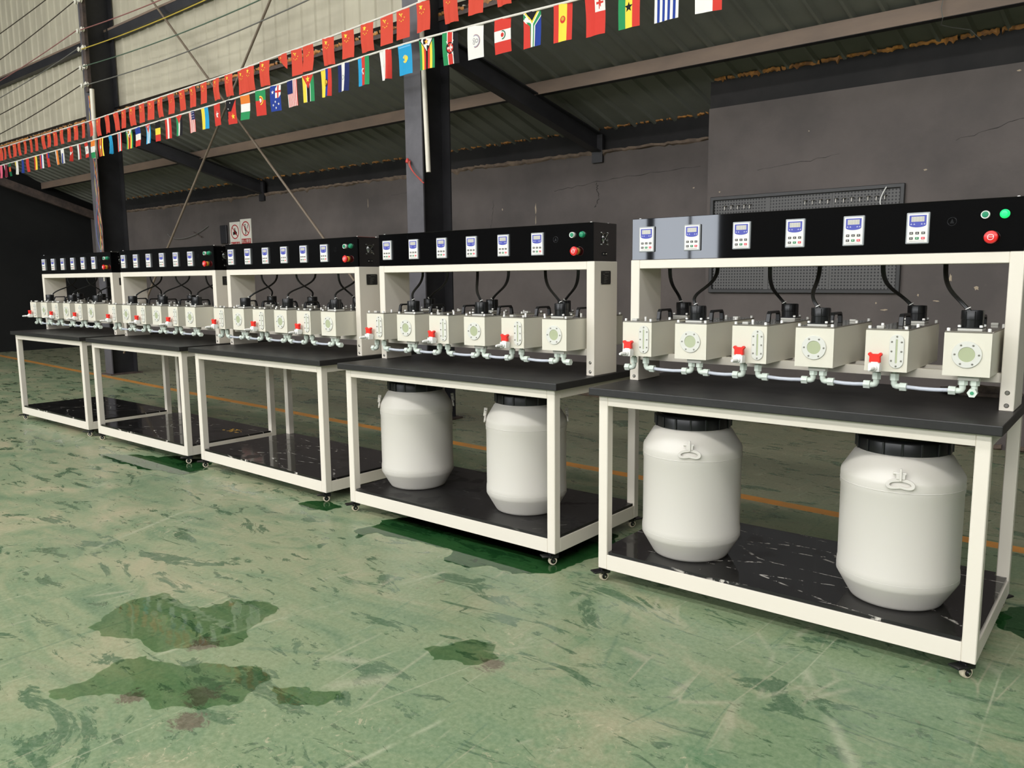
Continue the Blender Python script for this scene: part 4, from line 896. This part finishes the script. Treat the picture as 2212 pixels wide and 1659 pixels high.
INT = [
 ('pink plain', V('pnk')), ('white and maroon', V('wht', 'mar', ws=[.55, .45])), ('black, red and green', H('dgr', 'red', 'dgr', ws=[.3, .35, .35])+disc('gold', .6, .5, .2)), ('yellow and pale green', V('yel', 'dgr', 'wht', ws=[.5, .2, .3])),
 ('navy and white', V('grey', 'wht', 'blu', ws=[.3, .3, .4])), ('plain red', V('red')), ('red and yellow', V('red', 'yel', ws=[.45, .55])), ('red, blue and white', V('red', 'blu', 'wht')), ('red with a blue corner', V('red')+R('blu', .65, 0, 1, .4)),
 ('white and orange', V('wht', 'org')+disc('blk', .4, .4, .1)), ('white and blue striped', V('wht', 'blu', 'wht', 'blu', 'wht', 'blu', 'wht')+R('wht', .6, 0, 1, .3)), ('twisted red and white', V('red')+P('wht', (0, .45), (1, .3), (.8, .6))), ('white and crimson', V('wht', 'mar', 'red', ws=[.6, .2, .2])),
 ('red and white with a red leaf', H('red', 'wht', 'red', ws=[.25, .5, .25])+star('red', .5, .5, .26, 0, 7)), ('orange, white and green', H('org', 'wht', 'grn')), ('yellow and red striped', V('red', 'blk', 'yel', 'red', 'blk', 'yel', ws=[.2, .13, .2, .2, .07, .2])+disc('wht', .5, .5, .16)),
 ('sky blue with a yellow sun', V('sky')+disc('yel', .5, .5, .15)), ('red, white and navy striped', V('red', 'wht', 'nav', 'wht', 'red', ws=[.17, .17, .32, .17, .17])), ('multi-striped with a white triangle', zim()),
 ('blue, white and red', H('blu', 'wht', 'red')), ('blue striped with a red triangle', V('sky', 'wht', 'sky', 'wht', 'sky')+P('red', (0, 0), (1, 0), (.5, .45))+star('wht', .5, .13, .14)), ('black, yellow and red', H('blk', 'yel', 'red')), ('red and white striped', V('red', 'wht', 'red')),
 ('green, white and black with a red triangle', V('grn', 'wht', 'blk')+P('red', (0, 0), (1, 0), (.5, .42))), ('striped with a starry blue corner', us()), ('yellow and blue', V('yel', 'sky')), ('red with a white blossom', V('red')+star('wht', .5, .5, .3)+disc('red', .5, .5, .05)),
 ('black and red split diagonally', V('red')+P('blk', (0, 0), (1, 0), (0, 1))+star('yel', .68, .7, .2)+star('wht', .3, .2, .07)+star('wht', .42, .12, .06)+star('wht', .2, .36, .06)), ('orange, white and green', H('org', 'wht', 'grn')),
 ('green and red with a round crest', H('grn', 'red', ws=[.4, .6])+ringd('yel', 'red', .5, .4, .28, .75)+disc('wht', .5, .4, .13)), ('blue with white stars and a cross', V('blu')+R('wht', .5, 0, 1, .5)+P('blu', (.5, .0), (.68, 0), (.5, .12))+P('blu', (1, .5), (.82, .5), (1, .38))+R('red', .69, 0, .81, .5)+R('red', .5, .21, 1, .29)+star('wht', .25, .25, .14)+star('wht', .5, .64, .09)+star('wht', .8, .74, .09)+star('wht', .28, .76, .09)+star('wht', .55, .88, .09)),
 ('striped with a moon in a blue corner', malay()), ('green, black and yellow with a red triangle', V('yel', 'wht', 'blk', 'wht', 'grn', ws=[.3, .05, .3, .05, .3])+P('red', (0, 0), (1, 0), (.5, .5))+star('yel', .5, .15, .2)), ('yellow, blue and red with a crest', V('yel', 'blu', 'red', ws=[.5, .25, .25])+ringd('blk', 'gold', .55, .5, .2)),
 ('blue and white with a small crest', V('nav', 'wht', 'nav')+ringd('dgr', 'wht', .5, .5, .13)), ('blue, red and green with a crescent', V('sky', 'red', 'grn')+disc('wht', .45, .47, .13)+disc('red', .5, .49, .1)+disc('wht', .5, .58, .06)), ('white and red with a dark crest', V('blk', 'wht', 'red', ws=[.04, .56, .4])+disc('gold', .35, .5, .12)+disc('blk', .35, .5, .07)),
 ('sky blue with a golden sun', V('sky')+disc('yel', .5, .48, .2)+disc('sky', .56, .47, .16)+disc('yel', .58, .47, .14)+R('lbl', .06, .06, .94, .10)), ('multi-striped with a white triangle and star', zim()),
 ('green, red and black with a shield', V('grn', 'wht', 'red', 'wht', 'blk', ws=[.3, .05, .3, .05, .3])+P('wht', (.25, .28), (.30, .26), (.72, .72), (.67, .74))+P('wht', (.75, .28), (.70, .26), (.28, .72), (.33, .74))+disc('blk', .5, .5, .27)+disc('red', .5, .5, .22)+disc('wht', .38, .5, .06)+disc('wht', .62, .5, .06)),
 ('white with a ringed emblem', V('wht')+ringd('mar', 'wht', .5, .48, .3, .92)+ringd('blu', 'wht', .5, .48, .26, .93)+ringd('grey', 'wht', .6, .48, .09, .7)+ringd('grey', 'wht', .42, .43, .07, .7)+ringd('grey', 'wht', .42, .53, .07, .7)),
 ('red and white with a wreath', H('red', 'wht', 'red', ws=[.34, .32, .34])+ringd('dgr', 'wht', .5, .48, .2, .75)+disc('red', .5, .48, .1)), ('green Y-shaped on red and blue', V('red', 'blu')+P('wht', (0, .02), (.12, 0), (.5, .30), (.88, 0), (1, .02), (1, .2), (.68, .42), (.68, 1), (.32, 1), (.32, .42), (0, .2))+P('blk', (.12, 0), (.88, 0), (.5, .26))+P('yel', (.06, 0), (.16, 0), (.5, .27), (.84, 0), (.94, 0), (.5, .34))+P('grn', (0, .03), (.04, .03), (.44, .36), (.44, 1), (.56, 1), (.56, .36), (.96, .03), (1, .03), (1, .16), (.62, .42), (.62, 1), (.38, 1), (.38, .42), (0, .16))),
 ('red and yellow with a crest', V('red', 'yel', 'red', ws=[.27, .46, .27])+disc('red', .5, .42, .15)+disc('gold', .5, .4, .08)), ('red with a cross in the corner', V('red')+R('wht', .5, 0, 1, .42)+R('red', .7, .06, .8, .36)+R('red', .58, .18, .92, .24)), ('green, yellow and red with a black star', V('grn', 'yel', 'red')+star('blk', .5, .5, .2)),
 ('blue and white striped', V(*(['wht', 'blu']*4+['wht']))+R('wht', .5, 0, 1, .4)+star('yel', .75, .2, .2, 0, 8)), ('white and red', V('wht', 'wht', 'red')), ]
def fan(poly):
    """concave helper: split polygon into convex pieces by trusting it when convex, else triangulating"""
    n_ = len(poly); s_ = set()
    for i in range(n_):
        a_, b_, c_ = poly[i-1], poly[i], poly[(i+1) % n_]; cr = (b_[0]-a_[0])*(c_[1]-b_[1])-(b_[1]-a_[1])*(c_[0]-b_[0])
        if abs(cr) > 1e-7: s_.add(cr > 0)
    if len(s_) < 2: return [poly]
    from mathutils.geometry import tessellate_polygon
    return [[poly[i] for i in tri] for tri in tessellate_polygon([[Vector((p[0], p[1], 0)) for p in poly]])]
def flag_mesh(name, ops, var):
    """var: (width factor, fold depth, sway, curl)"""
    wf, fd, sw, cu = var; vs, fs, mi, used = [], [], [], []
    def mapp(u, v, d):
        k = .35+.65*v; x = (u-.5)*FW_*(1-(1-wf)*k)+sw*.5*v*v*FW_
        y = fd*math.sin(u*PI*2+.6)*k+cu*math.sin(v*PI*1.1)*.012-cu*.004*v
        return (x, y-d, -v*FH_)
    for li, (c, poly) in enumerate(ops):
        base = li == 0 or (poly[0][1] == 0 and len(poly) == 4 and poly[2][1] == 1)
        d = 0 if base else .0003*(1+li*.35 if li < 40 else 14)
        if c not in used: used.append(c)
        for cv in fan(poly):
            nb = 5; nu = 4 if fd > .004 else 2
            for i in range(nb):
                q = clip(clip(cv, 1, (i+1)/nb, True), 1, i/nb, False) if True else cv
                if len(q) < 3: continue
                for j in range(nu):
                    z_ = clip(clip(q, 0, (j+1)/nu, True), 0, j/nu, False)
                    if len(z_) < 3: continue
                    a0 = abs(sum(z_[k][0]*z_[(k+1) % len(z_)][1]-z_[(k+1) % len(z_)][0]*z_[k][1] for k in range(len(z_))))
                    if a0 < 1e-5: continue
                    b0 = len(vs); vs += [mapp(p[0], p[1], d) for p in z_]; fs.append(list(range(b0, b0+len(z_)))); mi.append(used.index(c))
    me = bpy.data.meshes.new(name); me.from_pydata(vs, [], fs)
    for c in used: me.materials.append(M['f_'+c])
    for p, i in zip(me.polygons, mi): p.material_index = i
    return me
CNP = [(-12.876, 4.38, 3.071), (-12.727, 4.38, 3.071), (-12.546, 4.38, 3.072), (-12.371, 4.38, 3.072), (-12.196, 4.38, 3.073), (-12.002, 4.38, 3.073), (-11.797, 4.38, 3.073), (-11.612, 4.38, 3.074), (-11.387, 4.38, 3.074), (-11.211, 4.38, 3.075), (-11.024, 4.38, 3.075), (-10.814, 4.38, 3.076), (-10.597, 4.38, 3.076), (-10.411, 4.38, 3.077), (-10.191, 4.38, 3.077), (-10.003, 4.38, 3.077), (-9.787, 4.38, 3.08), (-9.579, 4.38, 3.084), (-9.359, 4.38, 3.087), (-9.157, 4.38, 3.091), (-8.95, 4.38, 3.095), (-8.742, 4.38, 3.099), (-8.532, 4.38, 3.102), (-8.333, 4.38, 3.106), (-8.121, 4.38, 3.11), (-7.896, 4.38, 3.114), (-7.689, 4.38, 3.118), (-7.471, 4.38, 3.121), (-7.243, 4.38, 3.125), (-7.024, 4.38, 3.129), (-6.809, 4.38, 3.135), (-6.676, 4.38, 3.14), (-6.433, 4.38, 3.149), (-6.165, 4.38, 3.158), (-5.96, 4.38, 3.165), (-5.8, 4.38, 3.17), (-5.525, 4.38, 3.178), (-5.275, 4.38, 3.186), (-5.037, 4.38, 3.195), (-4.808, 4.38, 3.205), (-4.624, 4.38, 3.214), (-4.4, 4.369, 3.221), (-4.082, 4.325, 3.213), (-3.808, 4.285, 3.204), (-3.524, 4.24, 3.193), (-3.302, 4.202, 3.183)]
INP = [(-12.682, 4.3, 2.806), (-12.527, 4.3, 2.806), (-12.349, 4.3, 2.807), (-12.126, 4.3, 2.808), (-11.916, 4.3, 2.809), (-11.735, 4.3, 2.81), (-11.474, 4.3, 2.812), (-11.273, 4.3, 2.812), (-11.083, 4.3, 2.813), (-10.814, 4.3, 2.815), (-10.649, 4.3, 2.815), (-10.401, 4.3, 2.817), (-10.174, 4.3, 2.818), (-9.978, 4.3, 2.819), (-9.787, 4.3, 2.82), (-9.583, 4.3, 2.822), (-9.362, 4.3, 2.825), (-9.125, 4.3, 2.829), (-8.901, 4.3, 2.832), (-8.705, 4.3, 2.835), (-8.474, 4.3, 2.839), (-8.261, 4.3, 2.842), (-8.05, 4.3, 2.845), (-7.831, 4.3, 2.848), (-7.585, 4.3, 2.852), (-7.344, 4.3, 2.856), (-7.12, 4.3, 2.859), (-6.881, 4.3, 2.863), (-6.65, 4.3, 2.87), (-6.404, 4.3, 2.877), (-6.17, 4.3, 2.883), (-5.931, 4.3, 2.89), (-5.711, 4.3, 2.897), (-5.469, 4.3, 2.905), (-5.244, 4.3, 2.912), (-5.001, 4.3, 2.92), (-4.751, 4.3, 2.925), (-4.534, 4.3, 2.928), (-4.295, 4.292, 2.927), (-4.013, 4.245, 2.905), (-3.73, 4.195, 2.882), (-3.447, 4.142, 2.857), (-3.165, 4.085, 2.829), (-2.887, 4.024, 2.8), (-2.627, 3.965, 2.774), (-2.36, 3.901, 2.747), (-2.101, 3.833, 2.718), (-1.827, 3.755, 2.685)]
def bunting(name, label, pos, extra_l, extra_r):
    t = thing(name, label, 'bunting'); pts = [extra_l]+pos+[extra_r]
    bm = BM(); tube(bm, [Vector(p) for p in pts], .0075, 6); obj('cord', bm, 'cord', t, smooth=True); return t
tc = bunting('flag_bunting', 'upper string of small red flags with yellow stars on a white cord', CNP, (-15.49, 4.38, 3.06), (6.99, 2.2, 3.9))
ti = bunting('flag_bunting', 'lower string of mixed national flags on a white cord', INP, (-15.49, 4.3, 2.79), (6.99, 1.7, 2.5))
cnv = [flag_mesh('flag', china_v(), v_) for v_ in ((1, .002, 0, .2), (.95, .006, .06, .5), (.9, .010, .1, -.3), (1, .004, -.05, .8), (.8, .016, .16, .4), (.92, .008, .02, -.6))]
folded = flag_mesh('flag', P('cred', (0, 0), (1, 0), (1, .1), (.95, .62), (.0, .12))+star('yel', .25, .1, .08), (1, .01, 0, .5))
def hang(me, p, par, rnd_, yawv=0):
    f = bpy.data.objects.new('flag', me); C.objects.link(f); f.parent = par; f.location = (p[0], p[1]-.004, p[2]-.003); f.scale = (.72, 1, .80) if p[0] < -9.9 else ((.86, 1, .92) if p[0] < -7 else (1, 1, 1)); f.rotation_euler = (rnd_.uniform(-.04, .04), rnd_.uniform(-.03, .03), yawv+rnd_.uniform(-.10, .10)); return f
rnd = random.Random(11)
for i, p in enumerate(CNP):
    me = folded if i == 33 else cnv[(rnd.choice([0, 1, 2, 3, 5, 0, 1]) if i > 22 else rnd.choice([0, 1, 5])) if i not in (17, 18) else 4]
    hang(me, p, tc, rnd)
VAR = {0: (.6, .015, 0, .2), 1: (.6, .02, .1, .3), 3: (.5, .02, .15, .3), 4: (.4, .02, .15, .3), 11: (.45, .03, .1, .3), 16: (.45, .03, .12, .4), 9: (.8, .01, .1, 0), 10: (.6, .02, .15, 0), 23: (.9, .006, 0, .4), 36: (.75, .02, .1, .3), 33: (.85, .016, .0, .3), 34: (.9, .012, 0, .2), 35: (.95, .008, .12, .3)}
for i, p in enumerate(INP):
    v_ = VAR.get(i, (rnd.uniform(.92, 1), rnd.uniform(.002, .006), rnd.uniform(-.02, .08), rnd.uniform(-.5, .7)))
    f = hang(flag_mesh('flag', INT[i][1], v_), p, ti, rnd); f['label'] = 'small '+INT[i][0]+' flag'
